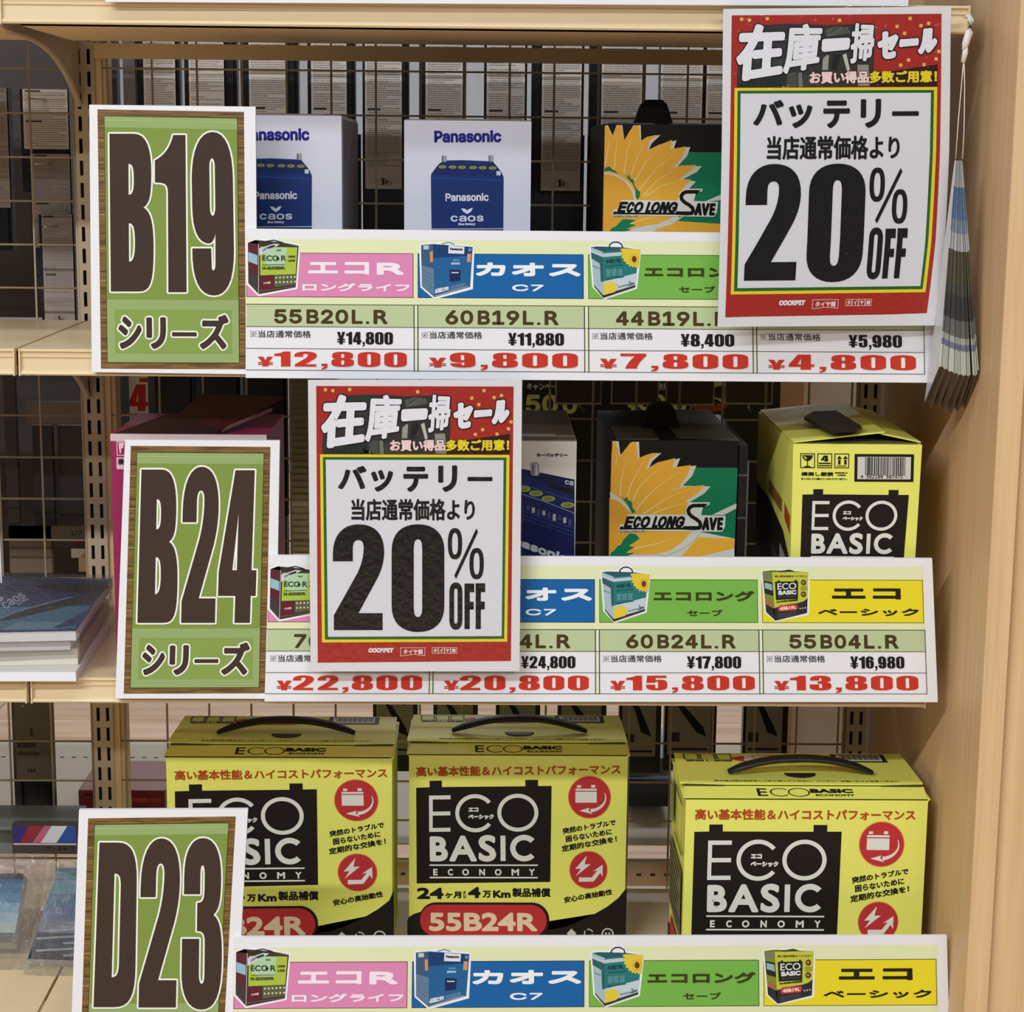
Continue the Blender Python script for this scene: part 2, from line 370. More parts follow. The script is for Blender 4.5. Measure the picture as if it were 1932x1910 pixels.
    def hv(s, t, x0, y0, x1, y1, c, lay=3, gap=.09, outline=None, w1=.72, wc=.30, tail=.18):
        """a row of heavy condensed figures filling x0..x1"""
        wd_ = {'1': w1, ',': wc, 'Y': .95, 'F': .8}; ws = [wd_.get(ch, 1.0) for ch in t]; tot = sum(ws) + gap * (len(t) - 1); k = (x1 - x0) / tot; x = x0; hh = y1 - y0
        for ch, w in zip(t, ws):
            a, b = x, x + w * k
            if ch == ',': yy = (y1 - hh * .20, y1 + hh * tail)
            else: yy = (y0, y1)
            s.glyph(heavy(ch), [(a, yy[0]), (b, yy[0]), (b, yy[1]), (a, yy[1])], c, lay, 0, outline)
            x = b + gap * k
        return s
    def build(s, name, parent, label=None): return mesh(name, s.V, s.F, s.mats, parent, s.mi, label=label)
def crop(ox, oy, k): return lambda x, y: (ox + x / k, oy + y / k)
def WQ(pts, Y): return [P(x, y, Y) for x, y in pts]
def base_of(wq):
    a = np.mean(wq, axis=0); return (a[0], a[1], min(p[2] for p in wq))

# ================================================================== SETTING
YB = .345                                            # back plane of the bay
XP = .921                                            # inner face of the wooden side panel
def struct(name, g, mats, label=None):
    o = g.obj(name, mats); o['kind'] = 'structure'; o['label'] = label or name.replace('_', ' '); return o
g = G()
for i in range(14):
    for j in range(5):
        x0 = -3 + j * 1.6 + (i % 2) * .7; y0 = -4.0 + i * .72
        g.box((x0, y0, -1.02), (x0 + 1.597, y0 + .717, -1.0))
g.cur = 0
o = struct('floor', g, [FLOORM])
g = G(); g.box((-4, 6.3, -1.0), (5, 6.4, 2.1)); struct('wall_back', g, [noisy((176, 180, 186), (188, 190, 194), (3, 3, 3), .7, 'far_wall_paint')])
# wooden side panel of the aisle and the panel standing against it
g = G(); g.box((XP, -.127, -1.0), (XP + .021, .40, 1.1))
p1 = g.obj('side_panel', [WOOD])
t = thing('wooden_end_panel', 'tall light-wood panel closing the right end of the shelves', 'panel', (XP + .01, .1, -1.0)); p1.parent = t; p1.location = p1.location - t.location
g = G(); g.box((XP - .0004, -.1285, -1.0), (XP + .0214, -.1265, 1.1)); g.obj('edge_strip', WOODE, t)
t = thing('second_wooden_panel', 'second wooden panel at the far right, behind a thin dark joint', 'panel', (XP + .2, .1, -1.0))
g = G(); g.box((XP + .0225, -.122, -1.0), (XP + .30, .40, 1.1)); g.obj('side_panel', [WOODE], t)

# ------------------------------------------------------------------ shelves
def shelf(name_label, x0, x1, zt, yf, grp, rail_gap=.0):
    t = thing('store_shelf', name_label, 'shelf', ((x0 + x1) / 2, (yf + YB) / 2, zt - .0256), grp)
    g = G(); g.box((x0, yf + .004, zt - .0015), (x1, YB - .012, zt)); g.obj('plate', noisy((222, 200, 160), (230, 208, 168), (9, 9, 9), .34, 'shelf_enamel'), t)
    g = G(); g.extr([(yf + .004, zt - .0016), (yf + .004, zt - .0256), (yf + .0055, zt - .0256), (yf + .0055, zt - .003), (.24, zt - .003), (.24, zt - .0016)], x0, x1)
    g.box((x0 + .012, yf + .03, zt - .0256), (x1 - .012, .235, zt - .0236)); g.box((x0 + .012, .2335, zt - .0256), (x1 - .012, .235, zt - .0017)); g.box((x0 + .012, yf + .03, zt - .0256), (x1 - .012, yf + .0315, zt - .0032))
    g.obj('underframe', CREAMD, t)
    # moulded price rail: rolled top and bottom lips with a recessed face and two fine ribs
    y = yf + .0038; pr = [(y, zt), (y - .0035, zt), (y - .0048, zt - .0008), (y - .0050, zt - .0022), (y - .0035, zt - .0032), (y - .0022, zt - .0034), (y - .0022, zt - .0062),
          (y - .0036, zt - .0068), (y - .0036, zt - .0080), (y - .0020, zt - .0086), (y - .0026, zt - .0205), (y - .0052, zt - .0222), (y - .0062, zt - .0240), (y - .0052, zt - .0256), (y, zt - .0256)]
    g = G(); g.extr(pr, x0 + .001, x1 - .001); rl = g.obj('price_rail', CREAM, t)
    g = G()
    for xx in (x0 + .0003, x1 - .0018): g = G(); g.extr([(y, zt + .0003), (y - .0058, zt + .0003), (y - .0070, zt - .0262), (y, zt - .0262)], xx, xx + .0015); g.obj('rail_end_cap', CREAM, rl)
    return t
GS = 'cream enamelled shelves'
XL = -.0012; XR = -.0045
shelf('topmost cream shelf of the main bay, hung with the right-hand sale poster', XL, .902, Z0, -.0232, GS)
shelf('cream shelf of the main bay under the upper carton row, behind the upper price board', XL, .8985, Z1, 0, GS)
shelf('cream shelf of the main bay under the middle carton row, behind the middle price board', XL, .8985, Z2, 0, GS)
shelf('lowest cream shelf of the main bay, holding the three largest yellow-green cartons', XL, .8985, Z3, -.030, GS)
shelf('topmost cream shelf at the far left, just entering the picture corner', -.9, XR, Z0, -.0232, GS)
shelf('empty cream shelf at the left edge, level with the upper price board', -.9, XR, Z1, 0, GS)
shelf('cream shelf at the left edge holding the pile of catalogues', -.9, XR, Z2, 0, GS)
shelf('lowest cream shelf at the left edge, holding the bagged blue leaflets', -.9, XR, Z3, -.030, GS)

# ------------------------------------------------------------------ uprights with punched slots
def upright(xc, label, cols=(-.0056, .0056), w=.0118, side=True):
    t = thing('slotted_upright', label, 'upright', (xc, YB, -1.0), 'slotted steel uprights')
    g = G(); z0, z1 = -1.0, .62; y0, y1 = YB - .006, YB - .0045; xs = [-w] + sorted(sum([[c - .0019, c + .0019] for c in cols], [])) + [w]
    for k in range(0, len(xs), 2): g.box((xc + xs[k], y0, z0), (xc + xs[k + 1], y1, z1))
    for c in cols:
        z = z0 + .004
        while z < z1 - .03:
            g.box((xc + c - .0019, y0, z + .0165), (xc + c + .0019, y1, z + .0246)); z += .0246
    g.box((xc - w, y1, z0), (xc - w + .0015, YB + .02, z1)); g.box((xc + w - .0015, y1, z0), (xc + w, YB + .02, z1))
    g.obj('slotted_channel', STEEL, t)
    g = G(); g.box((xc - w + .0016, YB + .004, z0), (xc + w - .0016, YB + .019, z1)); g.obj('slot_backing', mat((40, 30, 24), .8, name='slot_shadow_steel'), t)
    if side:
        g = G(); g.box((xc + w, YB - .002, z0), (xc + w + .007, YB + .02, z1)); g.box((xc + w + .0072, YB + .002, z0), (xc + w + .0145, YB + .02, z1)); g.obj('frame_post', CREAMD, t)
    return t
upright(.0005, 'slotted steel upright between the left and main bays')
upright(.8995, 'slotted steel upright at the right end of the main bay', side=False)
g0 = G()
# curved bracket arms under each shelf at the left upright
def bracket(x, zt, yf, label):
    t = thing('shelf_bracket', label, 'bracket', (x, YB, zt - .1), 'curved shelf brackets')
    pr = [(YB - .005, zt - .004), (yf + .02, zt - .004), (yf + .02, zt - .028)]
    n = 12
    for i in range(n + 1):
        u = i / n; pr.append((yf + .05 + (YB - .005 - yf - .05) * u ** .85, zt - .030 - .060 * u ** 2.6))
    g = G(); g.extr(pr, x - .0012, x + .0012); g.obj('arm_plate', STEEL, t)
    lo = [(x, yy, zz) for yy, zz in pr[3:]]
    g = G(); g.tube(lo, .0022, 6, (1.6, 1)); g.obj('rolled_edge', STEEL, t)
for z, yf, s in ((Z0, -.023, 'topmost shelf'), (Z1, 0, 'upper price-board shelf'), (Z2, 0, 'catalogue shelf')):
    bracket(-.0055, z, yf, 'curved bracket arm on the left upright under the ' + s)
# ------------------------------------------------------------------ wire back grids
def wire_grid(x0, x1, xs, zs, z0, z1, label):
    t = thing('wire_grid', label, 'grid', ((x0 + x1) / 2, YB, z0), 'wire back grids')
    r = .0013
    for x in xs:
        g = G(); g.tube([(x, YB, z0), (x, YB, z1)], r, 6, up=(0, 1, 0)); g.obj('wire', WIRE, t, True)
    for z in zs:
        g = G(); g.tube([(x0, YB + .0026, z), (x1, YB + .0026, z)], r, 6); g.obj('wire', WIRE, t, True)
    g = G(); g.tube([(x0, YB, z0), (x0, YB, z1)], .002, 6, up=(0, 1, 0)); g.tube([(x1, YB, z0), (x1, YB, z1)], .002, 6, up=(0, 1, 0)); g.obj('frame', WIRE, t, True)
zs = [.3532 - .0491 * k for k in range(-3, 19)]
wire_grid(.017, .886, [.0255 + .0502 * k for k in range(0, 18) if .0255 + .0502 * k < .88], zs, -.60, .6, 'wide wire grid closing the back of the main bay')
wire_grid(-.45, -.0135, [-.0625 - .05 * k for k in range(0, 7)], [z - .001 for z in zs], -.60, .6, 'wire grid behind the left-hand bay')
t = thing('cross_beam', 'dark tan steel beam across the back just under the topmost shelf', 'beam', (.45, YB - .01, .413))
g = G(); g.box((.013, YB - .009, .4126), (.8885, YB - .0035, .429)); g.obj('beam_face', CREAMD, t)
g = G(); g.box((.013, YB - .0035, .4126), (.8885, YB - .0005, .4146)); g.obj('lower_flange', CREAMD, t)

# ------------------------------------------------------------------ shelves and wall things beyond the grid
def back_shelf(zt, y0, y1, lab):
    t = thing('rear_shelf', lab, 'shelf', (.45, (y0 + y1) / 2, zt - .03), 'shelves of the opposite side')
    g = G(); g.box((-.45, y0, zt - .002), (.89, y1, zt)); g.box((-.45, y1 - .002, zt - .03), (.89, y1, zt - .002)); g.obj('plate', mat((218, 205, 180), .45, name='pale_enamel'), t)
    g = G()
    for k in range(80): x = -.44 + k * .0165; g.box((x, y1 - .075, zt - .0001), (x + .006, y1 - .071, zt + .0002))
    g.obj('perforation_row', mat((50, 42, 36), .8, name='hole_dark'), t)['kind'] = 'stuff'
back_shelf(-.53, .40, .81, 'pale perforated shelf on the opposite side, seen through the lower grid')
back_shelf(-.74, .40, .80, 'lowest pale shelf on the opposite side of the grid')
for k, z in enumerate((-.57, -.62)):
    t = thing('rear_rail', ('upper' if k == 0 else 'lower') + ' pale perforated rail behind the grid between the two right cartons', 'rail', (.55, .37, z), 'perforated rails')
    g = G(); g.box((.02, .362, z), (.885, .372, z + .03)); g.obj('rail_face', mat((196, 176, 146), .5, name='rail_enamel'), t)
    g = G()
    for j in range(50): x = .03 + j * .017; g.box((x, .3615, z + .013), (x + .006, .3622, z + .016))
    g.obj('perforation_row', mat((50, 42, 36), .8, name='hole_dark'), t)['kind'] = 'stuff'
# a white far display panel and a slotted post, seen past the right end of the grid
def slab(name, lab, cat, px0, py0, px1, py1, Y, dY, m, grp=None, extra=None):
    a, b = P(px0, py0, Y), P(px1, py1, Y)
    t = thing(name, lab, cat, ((a[0] + b[0]) / 2, Y, b[2]), grp)
    g = G(); g.box((min(a[0], b[0]), Y, min(a[2], b[2])), (max(a[0], b[0]), Y + dY, max(a[2], b[2]))); g.obj('board' if cat != 'card' else 'backing_card', m, t); return t
WHITEP = mat((226, 224, 222), .5, name='white_laminate'); TAN = mat((214, 180, 138), .5, name='tan_laminate')
slab('divider_board', 'white display panel standing beyond the right end of the grid', 'panel', 1490, 640, 1600, 1480, .75, .03, WHITEP)
slab('wooden_post', 'tan wooden post beside the white display panel behind the grid', 'post', 1466, 640, 1489, 1480, .70, .04, TAN)
t = thing('punched_strip', 'narrow white punched strip left of the tan post behind the grid', 'strip', P(1456, 1000, .72))
g = G(); a, b = P(1449, 640, .72), P(1464, 1100, .72); g.box((a[0], .72, b[2]), (b[0], .73, a[2])); g.obj('strip_face', WHITEP, t)
g = G(); z = b[2] + .005
while z < a[2] - .02:
    for dx in (.0022, .0066): g.box((a[0] + dx, .7196, z), (a[0] + dx + .0016, .7201, z + .008))
    z += .0135
g.obj('slot_row', DARK, t)['kind'] = 'stuff'

# ------------------------------------------------------------------ hanging packages seen from behind
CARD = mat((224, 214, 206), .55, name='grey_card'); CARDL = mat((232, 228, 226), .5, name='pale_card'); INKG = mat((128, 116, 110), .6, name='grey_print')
BLK = mat((20, 20, 24), .3, name='black_gloss_plastic'); NAVY = mat((26, 30, 52), .35, name='navy_card')
def face_rect(x0, z0, x1, z1, Y): return [(x0, Y, z1), (x1, Y, z1), (x1, Y, z0), (x0, Y, z0)]
def tiny_text(pr, x0, y0, x1, y1, c=INKG, row=4.2, seed=0, lay=1):
    R = random.Random(seed); y = y0
    V = []; F = []
    while y < y1:
        if R.random() < .08: y += row; continue
        x = x0 + (R.random() * 2 if R.random() < .2 else 0); end = x1 - (R.random() * (x1 - x0) * .6 if R.random() < .3 else 0)
        while x < end:
            w = R.uniform(.9, 2.6); n = len(V); V += [(x, y), (x + w, y), (x + w, y + row * .42), (x, y + row * .42)]; F.append((n, n + 1, n + 2, n + 3)); x += w + R.uniform(.5, 1.3)
        y += row
    pr.raw(V, F, c, lay)
WG = 'wiper packages hung beyond the upper grid'
def wiper(px0, px1, pyt, pyb, Y, lab, grp, m=CARD, emblem=False, seed=0, back=None, text=True):
    a, b = P(px0, pyt, Y), P(px1, pyb, Y)
    t = thing('wiper_package', lab, 'package', ((a[0] + b[0]) / 2, Y, b[2]), grp)
    g = G(); g.box((a[0], Y, b[2]), (b[0], Y + .001, a[2])); g.obj('backing_card', m, t)
    x0, x1 = (back if back else (px0 - 9, px1 + 24)); c, d = P(x0, pyt, Y + .012), P(x1, pyb, Y + .012); zb = d[2] - (.05 if back or True else 0)
    g = G(); g.box((c[0], Y + .006, zb), (d[0], Y + .024, a[2])); g.box((c[0] + .004, Y + .0012, zb + .004), (c[0] + .010, Y + .006, a[2] - .01)); g.box((d[0] - .010, Y + .0012, zb + .004), (d[0] - .004, Y + .006, a[2] - .01)); g.obj('blade_case', BLK, t)
    if text:
        wpx, hpx = px1 - px0, pyb - pyt
        pr = Print(Fr([(0, 0), (wpx, 0), (wpx, hpx), (0, hpx)], face_rect(a[0], b[2], b[0], a[2], Y)))
        tiny_text(pr, 4, 6, wpx - 4, hpx - (40 if emblem else 5), seed=seed)
        pr.rect(5, 2, wpx * .4, 5, mat((50, 46, 44), .6, name='dark_print'), 1); pr.rect(5, hpx * .52, wpx * .42, hpx * .52 + 3.4, mat((50, 46, 44), .6, name='dark_print'), 2)
        if emblem:
            pr.arc(wpx / 2, hpx - 8, 15, 12, .9, 180, 360, INKG, 2); pr.txt('1', (wpx / 2 - 3, hpx - 22, wpx / 2 + 1, hpx - 8), (60, 54, 50), 2, .8); pr.txt('級', (wpx / 2 + 2, hpx - 17, wpx / 2 + 9, hpx - 10), (90, 84, 80), 2, .2)
            pr.line([(wpx / 2 - 15, hpx - 8), (wpx / 2 + 15, hpx - 8)], .9, INKG, 2)
        pr.build('printed_notes', t)
    g = G(); x = (a[0] + b[0]) / 2; g.tube([(x, YB, a[2] - .012), (x, Y - .001, a[2] - .012)], .0014, 6); g.obj('hook', WIRE, t)
    return t
tops = [(268, 335), (354, 426), (468, 543), (586, 655), (688, 758), (803, 872), (919, 988), (1024, 1094), (1137, 1207), (1249, 1320), (1336, 1405)]
cases = [(258, 345), (347, 452), (453, 566), (580, 672), (684, 772), (791, 878), (914, 992), (1004, 1098), (1113, 1213), (1246, 1330), (1334, 1420)]
where = ['grey-backed wiper package above the upper green series sign, first from the left', 'grey-backed wiper package above the upper green series sign, second from the left', 'grey-backed wiper package behind the gap between the green sign and the left white carton',
         'grey-backed wiper package directly above the left white carton', 'grey-backed wiper package hanging in the gap between the two white cartons', 'grey-backed wiper package above the left half of the middle white carton',
         'grey-backed wiper package above the right edge of the middle white carton', 'grey-backed wiper package in the gap left of the upper sunflower carton', 'grey-backed wiper package above the left edge of the upper sunflower carton',
         'grey-backed wiper package above the middle of the upper sunflower carton', 'grey-backed wiper package mostly behind the left edge of the right-hand poster']
for i, (a, b) in enumerate(tops):
    y = .45 + (.006 if i % 2 else 0)
    wiper(a, b, 28 + (b + a) / 2 * .012, 350 + (a + b) / 2 * .010, y, where[i], WG, emblem=True, seed=i, back=cases[i])
for i, (a_, b_) in enumerate([(196, 228), (229, 262)]): slab('slim_pack', ('grey' if i else 'dark') + ' slim pack beside the left upright above the upper green sign', 'pack', a_, 28, b_, 430, .45, .02, [mat((60, 52, 50), .4, name='dark_slim'), mat((120, 112, 108), .4, name='grey_slim')][i], 'slim packs beside the left upright')
BKB = mat((16, 14, 16), .6, name='matt_black_backdrop')
for i, (a_, b_) in enumerate([(262, 455), (458, 680), (684, 880), (884, 1098), (1113, 1400)]):
    slab('black_backdrop', ['first', 'second', 'third', 'fourth', 'fifth'][i] + ' from the left of the black backdrop slabs added low behind the upper grid', 'carton', a_, 250 + i, b_, 560, .56, .03, BKB, 'black backdrop slabs behind the upper grid')  # backdrop slabs added to keep the gaps under the hung cards dark
for i, (a_, b_, y0, y1) in enumerate([(172, 300, 640, 1060), (306, 542, 640, 1060), (978, 1250, 792, 1070), (1256, 1460, 792, 1070)]):
    slab('black_backdrop', ['beside the left upright', 'behind the magenta carton', 'under the campaign banner', 'behind the sunflower carton'][i] + ', black backdrop slab added beyond the middle grid', 'carton', a_, y0, b_, y1, .66, .03, BKB, 'black backdrop slabs behind the middle grid')  # more added backdrop slabs, darkening the view through the middle grid
slab('brown_backdrop', 'dark brown backdrop added far behind the left grid, upper bay', 'panel', -40, 20, 165, 600, .62, .02, mat((62, 50, 46), .6, name='dark_brown_backdrop'))  # two backdrops added so the left bay stays dark between its packages
slab('brown_backdrop', 'dark brown backdrop added far behind the left grid, middle bay', 'panel', -40, 640, 165, 1090, .70, .02, mat((44, 34, 32), .6, name='darker_brown_backdrop'))
# middle zone: dark hanging cards beyond the grid
MG = 'dark cards hung beyond the middle grid'
for i, (a, b, yb, w) in enumerate([(285, 300, 1000, 0), (290, 372, 1010, 'left'), (376, 458, 1005, 'middle'), (462, 543, 975, 'right')]):
    if i == 0: continue
    t = slab('dark_package', 'tall black hanging package behind the magenta carton, ' + w + ' of three', 'package', a, 640, b, yb, .46, .02, BLK, 'tall black packages behind the magenta carton')
    pr_a, pr_b = P(a, 640, .46), P(b, yb, .46)
    g = G(); g.box((pr_a[0] + .004, .4535, pr_b[2] + .01), (pr_b[0] - .004, .4598, pr_a[2])); g.obj('tray', DARK, t)
t = slab('tile_sample', 'beige ribbed sheet seen behind the grid left of the middle poster', 'sheet', 548, 640, 640, 1045, .55, .01, mat((196, 184, 152), .6, name='beige_sheet'))
g = G(); a, b = P(548, 640, .55), P(640, 1045, .55); z = b[2]
while z < a[2]: g.box((a[0], .548, z), (b[0], .5501, z + .0012)); z += .0085
g.obj('rib', mat((170, 158, 128), .6, name='beige_rib'), t)['kind'] = 'stuff'
# black campaign poster with big pale figures
a, b = P(975, 690, .62), P(1470, 812, .62)
t = thing('campaign_banner', 'black banner with big pale figures beyond the grid above the middle cartons', 'banner', ((a[0] + b[0]) / 2, .62, b[2]))
g = G(); g.box((a[0], .62, b[2] - .03), (b[0], .625, a[2])); g.obj('sheet', mat((28, 24, 22), .5, name='black_print'), t)
pr = Print(Fr([(975, 690), (1470, 694), (1470, 818), (975, 812)], [(a[0], .62, a[2]), (b[0], .62, a[2]), (b[0], .62, b[2]), (a[0], .62, b[2])]))
YG = (236, 240, 150)
pr.txt('キャンペーン', (994, 724, 1060, 738), (244, 240, 226), 1, .5); pr.txt('50', (992, 746, 1052, 784), YG, 1, 2.2, 'i'); pr.txt('0', (1060, 746, 1088, 784), YG, 1, 2.2, 'i')
pr.txt('¥30,', (1180, 746, 1262, 784), YG, 1, 2.2, 'i'); pr.txt('0', (1266, 746, 1292, 784), YG, 1, 2.2, 'i'); pr.txt('別)1', (1236, 724, 1262, 740), (244, 240, 226), 1, .4)
pr.arc(1335, 752, 36, 24, 13, -20, 200, (176, 66, 34), 2); pr.arc(1362, 742, 30, 18, 10, 60, 300, (206, 196, 150), 3); pr.arc(1330, 768, 26, 12, 6, 180, 350, (206, 196, 150), 3)
pr.build('printed_figures', t)
for i, (a_, b_, yb, w) in enumerate([(1052, 1132, 760, 'first'), (1158, 1240, 760, 'second'), (1262, 1345, 762, 'third'), (1374, 1455, 760, 'fourth')]):
    t = slab('hanging_card', 'dark hanging card above the middle cartons, ' + w + ' from the left', 'card', a_, 640, b_, yb, .46, .003, mat((70, 58, 52), .5, name='brown_card'), MG)
    a, b = P(a_, 640, .46), P(b_, yb, .46)
    g = G(); x = (a[0] + b[0]) / 2; g.tube([(x, .463, b[2] + .006), (x + .004, .49, b[2] - .010), (x + .012, .53, b[2] - .020)], .0012, 5); g.obj('hook', mat((150, 146, 140), .3, 1, name='hook_metal'), t)
    g = G(); g.box((a[0] - .002, .4635, b[2] - .003), (b[0] + .002, .465, a[2])); g.obj('clear_edge', mat((196, 190, 178), .3, name='pale_blister'), t)
# lower zone: cards with a black blade picture
LG = 'grey cards with black blade pictures behind the lower grid'
for i, (a_, b_, yb) in enumerate([(711, 779, 1425), (825, 892, 1425), (943, 1009, 1425), (1060, 1133, 1430), (1176, 1236, 1428), (1262, 1340, 1424), (1411, 1474, 1424)]):
    ordn = ['first', 'second', 'third', 'fourth', 'fifth', 'sixth', 'seventh'][i]
    t = slab('blade_card', 'grey card with black diagonal blade picture behind the lower grid, ' + ordn + ' from the left', 'card', a_, 1280, b_, yb, .46, .002, mat((150, 148, 156), .5, name='slate_card'), LG)
    a, b = P(a_, 1280, .46), P(b_, yb, .46); w = b_ - a_
    pr = Print(Fr([(0, 1280), (w, 1280), (w, yb), (0, yb)], face_rect(a[0], b[2], b[0], a[2], .46)))
    pr.poly([(12, 1322), (30, 1334), (w - 14, 1372), (w - 8, 1390), (w - 26, 1382), (22, 1340)], (22, 20, 22), 1); pr.line([(w * .35, 1322), (w * .8, 1330)], 2.2, (30, 28, 30), 1); pr.rect(4, yb - 42, 22, yb - 24, (60, 56, 56), 1); pr.rect(4, yb - 12, w - 6, yb - 8, (40, 38, 38), 1)
    pr.build('printed_blade', t)
    g = G(); c, d = P(a_ - 7, 1280, .475), P(b_ + 9, yb, .475); g.box((c[0], .47, d[2] - .02), (d[0], .486, c[2])); g.obj('blade_case', BLK, t)
t = slab('pale_cylinder_box', 'pale blue-grey box on the opposite shelf, in the gap right of the middle lower carton', 'box', 1180, 1430, 1262, 1478, .52, .12, mat((150, 160, 178), .4, name='blue_grey_pack'))
t2 = slab('dark_pack', 'dark wrapped pack lying under the pale box in the gap between the lower cartons', 'pack', 1180, 1479, 1262, 1522, .50, .14, mat((44, 42, 50), .3, name='dark_wrap'))

# ================================================================== PRICE BOARDS
RED = (200, 56, 40); BRN = (72, 60, 28); BLKI = (26, 22, 22)
def price_names(pr, s, x0, x1, y0, y1):
    fr_ = [(0, .112), (.133, .245), (.285, .393), (.413, .52), (.54, .653), (.684, .78), (.808, .84), (.876, 1)]
    for ch, (a, b) in zip(s, fr_):
        q = (x0 + a * (x1 - x0), y0 if ch != '.' else y1 - 5.2, x0 + b * (x1 - x0), y1)
        pr.txt(ch, q, BRN, 3, 1.5, 'i')
def pic(pr, kind, T):
    """small printed picture of a carton; T maps traced units to board units"""
    def q(pts): return [T(*p) for p in pts]
    WT = (240, 242, 244)
    if kind == 1:
        pr.poly(q([(22, 150), (130, 112), (340, 112), (440, 145), (625, 180), (590, 668), (160, 752), (28, 620)]), WT, 3)
        pr.poly(q([(45, 165), (130, 133), (430, 160), (605, 192), (160, 175)]), (58, 50, 44), 4)
        pr.band(q([(235, 150), (330, 134), (430, 160)]), 2.2, (50, 46, 44), 5)
        pr.poly(q([(45, 165), (130, 133), (160, 150), (160, 725), (50, 605)]), (92, 40, 48), 4)
        pr.poly(q([(50, 265), (150, 300), (152, 405), (52, 370)]), (150, 190, 205), 5); pr.poly(q([(50, 470), (155, 540), (158, 712), (52, 600)]), (74, 66, 66), 5)
        for k in range(5): pr.line(q([(56, 490 + k * 22), (150, 550 + k * 26)]), .5, (40, 36, 38), 6)
        pr.poly(q([(165, 172), (605, 195), (570, 650), (165, 728)]), (66, 52, 44), 4)
        pr.poly(q([(182, 205), (590, 212), (572, 505), (182, 520)]), (172, 196, 70), 5); pr.poly(q([(240, 215), (480, 215), (455, 420), (320, 430), (215, 380)]), (176, 210, 170), 6)
        pr.poly(q([(170, 225), (330, 172), (400, 178), (172, 305)]), (206, 214, 220), 7)
        pr.txt('100%', [T(200, 238), T(270, 200), T(275, 222), T(205, 268)], (90, 96, 110), 8, .2); pr.txt('充電済', [T(268, 203), T(340, 180), T(345, 205), T(272, 232)], (30, 30, 34), 8, .35)
        pr.txt('GS', [T(360, 235), T(410, 235), T(410, 252), T(360, 252)], (70, 90, 50), 8, .2)
        pr.txt('ECO', [T(205, 300), T(385, 300), T(385, 360), T(205, 360)], (44, 66, 36), 8, .35); pr.txt('R', [T(412, 300), T(468, 300), T(468, 360), T(412, 360)], (44, 66, 36), 8, .35); pr.disc(*T(375, 335), 2.6, 3.2, (30, 40, 30), 9)
        pr.txt('LONG', [T(490, 300), T(568, 300), T(566, 322), T(490, 322)], (50, 60, 40), 8, .3); pr.txt('LIFE', [T(490, 345), T(566, 345), T(564, 368), T(490, 368)], (50, 60, 40), 8, .3)
        pr.line(q([(205, 405), (455, 400)]), .9, (40, 44, 34), 8); pr.txt('M-42/55B20L', [T(205, 425), T(455, 418), T(455, 450), T(205, 460)], (54, 60, 34), 8, .3)
        pr.poly(q([(182, 530), (325, 525), (325, 660), (182, 690)]), (98, 34, 44), 5); pr.txt('5つの星', [T(218, 595), T(295, 585), T(295, 610), T(218, 620)], (220, 200, 200), 6, .3)
        pr.poly(q([(335, 518), (572, 508), (562, 620), (335, 650)]), (94, 98, 66), 5)
        for i in range(6):
            for j in range(2): pr.disc(*T(358 + i * 41, 545 + j * 52 - i * 2), 2, 2, (200, 205, 180), 6, 8)
        pr.line(q([(175, 695), (555, 640)]), .8, (140, 120, 116), 6)
    elif kind == 2:
        pr.poly(q([(58, 175), (210, 160), (330, 148), (440, 165), (670, 195), (650, 670), (225, 785), (72, 655)]), WT, 3)
        pr.poly(q([(80, 190), (215, 178), (225, 760), (88, 642)]), (58, 92, 128), 4); pr.poly(q([(84, 410), (220, 450), (224, 745), (90, 635)]), (98, 128, 152), 5)
        for k in range(4): pr.line(q([(100, 470 + k * 36), (205, 520 + k * 46)]), .5, (70, 100, 130), 6)
        pr.band(q([(310, 178), (380, 158), (450, 180)]), 2, (120, 140, 160), 4)
        pr.poly(q([(215, 178), (650, 208), (620, 645), (225, 760)]), (34, 98, 152), 4); pr.poly(q([(215, 178), (640, 208), (634, 300), (219, 330)]), (22, 62, 112), 5)
        pr.poly(q([(105, 195), (165, 193), (168, 235), (108, 238)]), (190, 205, 215), 6); pr.poly(q([(175, 260), (210, 258), (212, 375), (180, 378)]), (206, 150, 100), 6)
        pr.poly(q([(385, 192), (560, 206), (555, 284), (380, 278)]), (224, 228, 234), 6); pr.txt('Panasonic', [T(400, 215), T(542, 222), T(540, 248), T(400, 244)], (40, 44, 70), 7, .35, 'i')
        pr.disc(*T(620, 238), 3.2, 3.6, (100, 140, 170), 6); pr.poly(q([(590, 280), (635, 283), (628, 375), (585, 372)]), (204, 152, 108), 6)
        pr.txt('caos', [T(430, 345), T(500, 345), T(500, 362), T(430, 362)], (120, 180, 220), 6, .2); pr.txt('標準車用', [T(412, 378), T(510, 376), T(508, 402), T(412, 404)], (170, 205, 230), 6, .35)
        pr.poly(q([(395, 455), (515, 462), (510, 575), (395, 590)]), (22, 42, 88), 6); pr.txt('Panasonic', [T(415, 480), T(495, 480), T(495, 496), T(415, 496)], (220, 226, 236), 7, .3, 'i')
        pr.txt('60B19R', [T(232, 668), T(385, 640), T(385, 684), T(232, 722)], (230, 236, 240), 7, .55, 'i')
        for k in range(3): pr.line(q([(400, 645 + k * 18), (565, 604 + k * 16)]), .9, (150, 176, 200), 7)
        pr.line(q([(232, 748), (595, 640)]), 1.0, (190, 204, 220), 7)
    elif kind == 3:
        pr.poly(q([(62, 205), (150, 188), (260, 190), (300, 145), (420, 145), (450, 195), (640, 230), (590, 670), (225, 790), (95, 655)]), WT, 3)
        pr.band(q([(280, 222), (292, 185), (330, 160), (380, 160), (420, 182), (434, 222)]), 2.4, (36, 50, 56), 5)
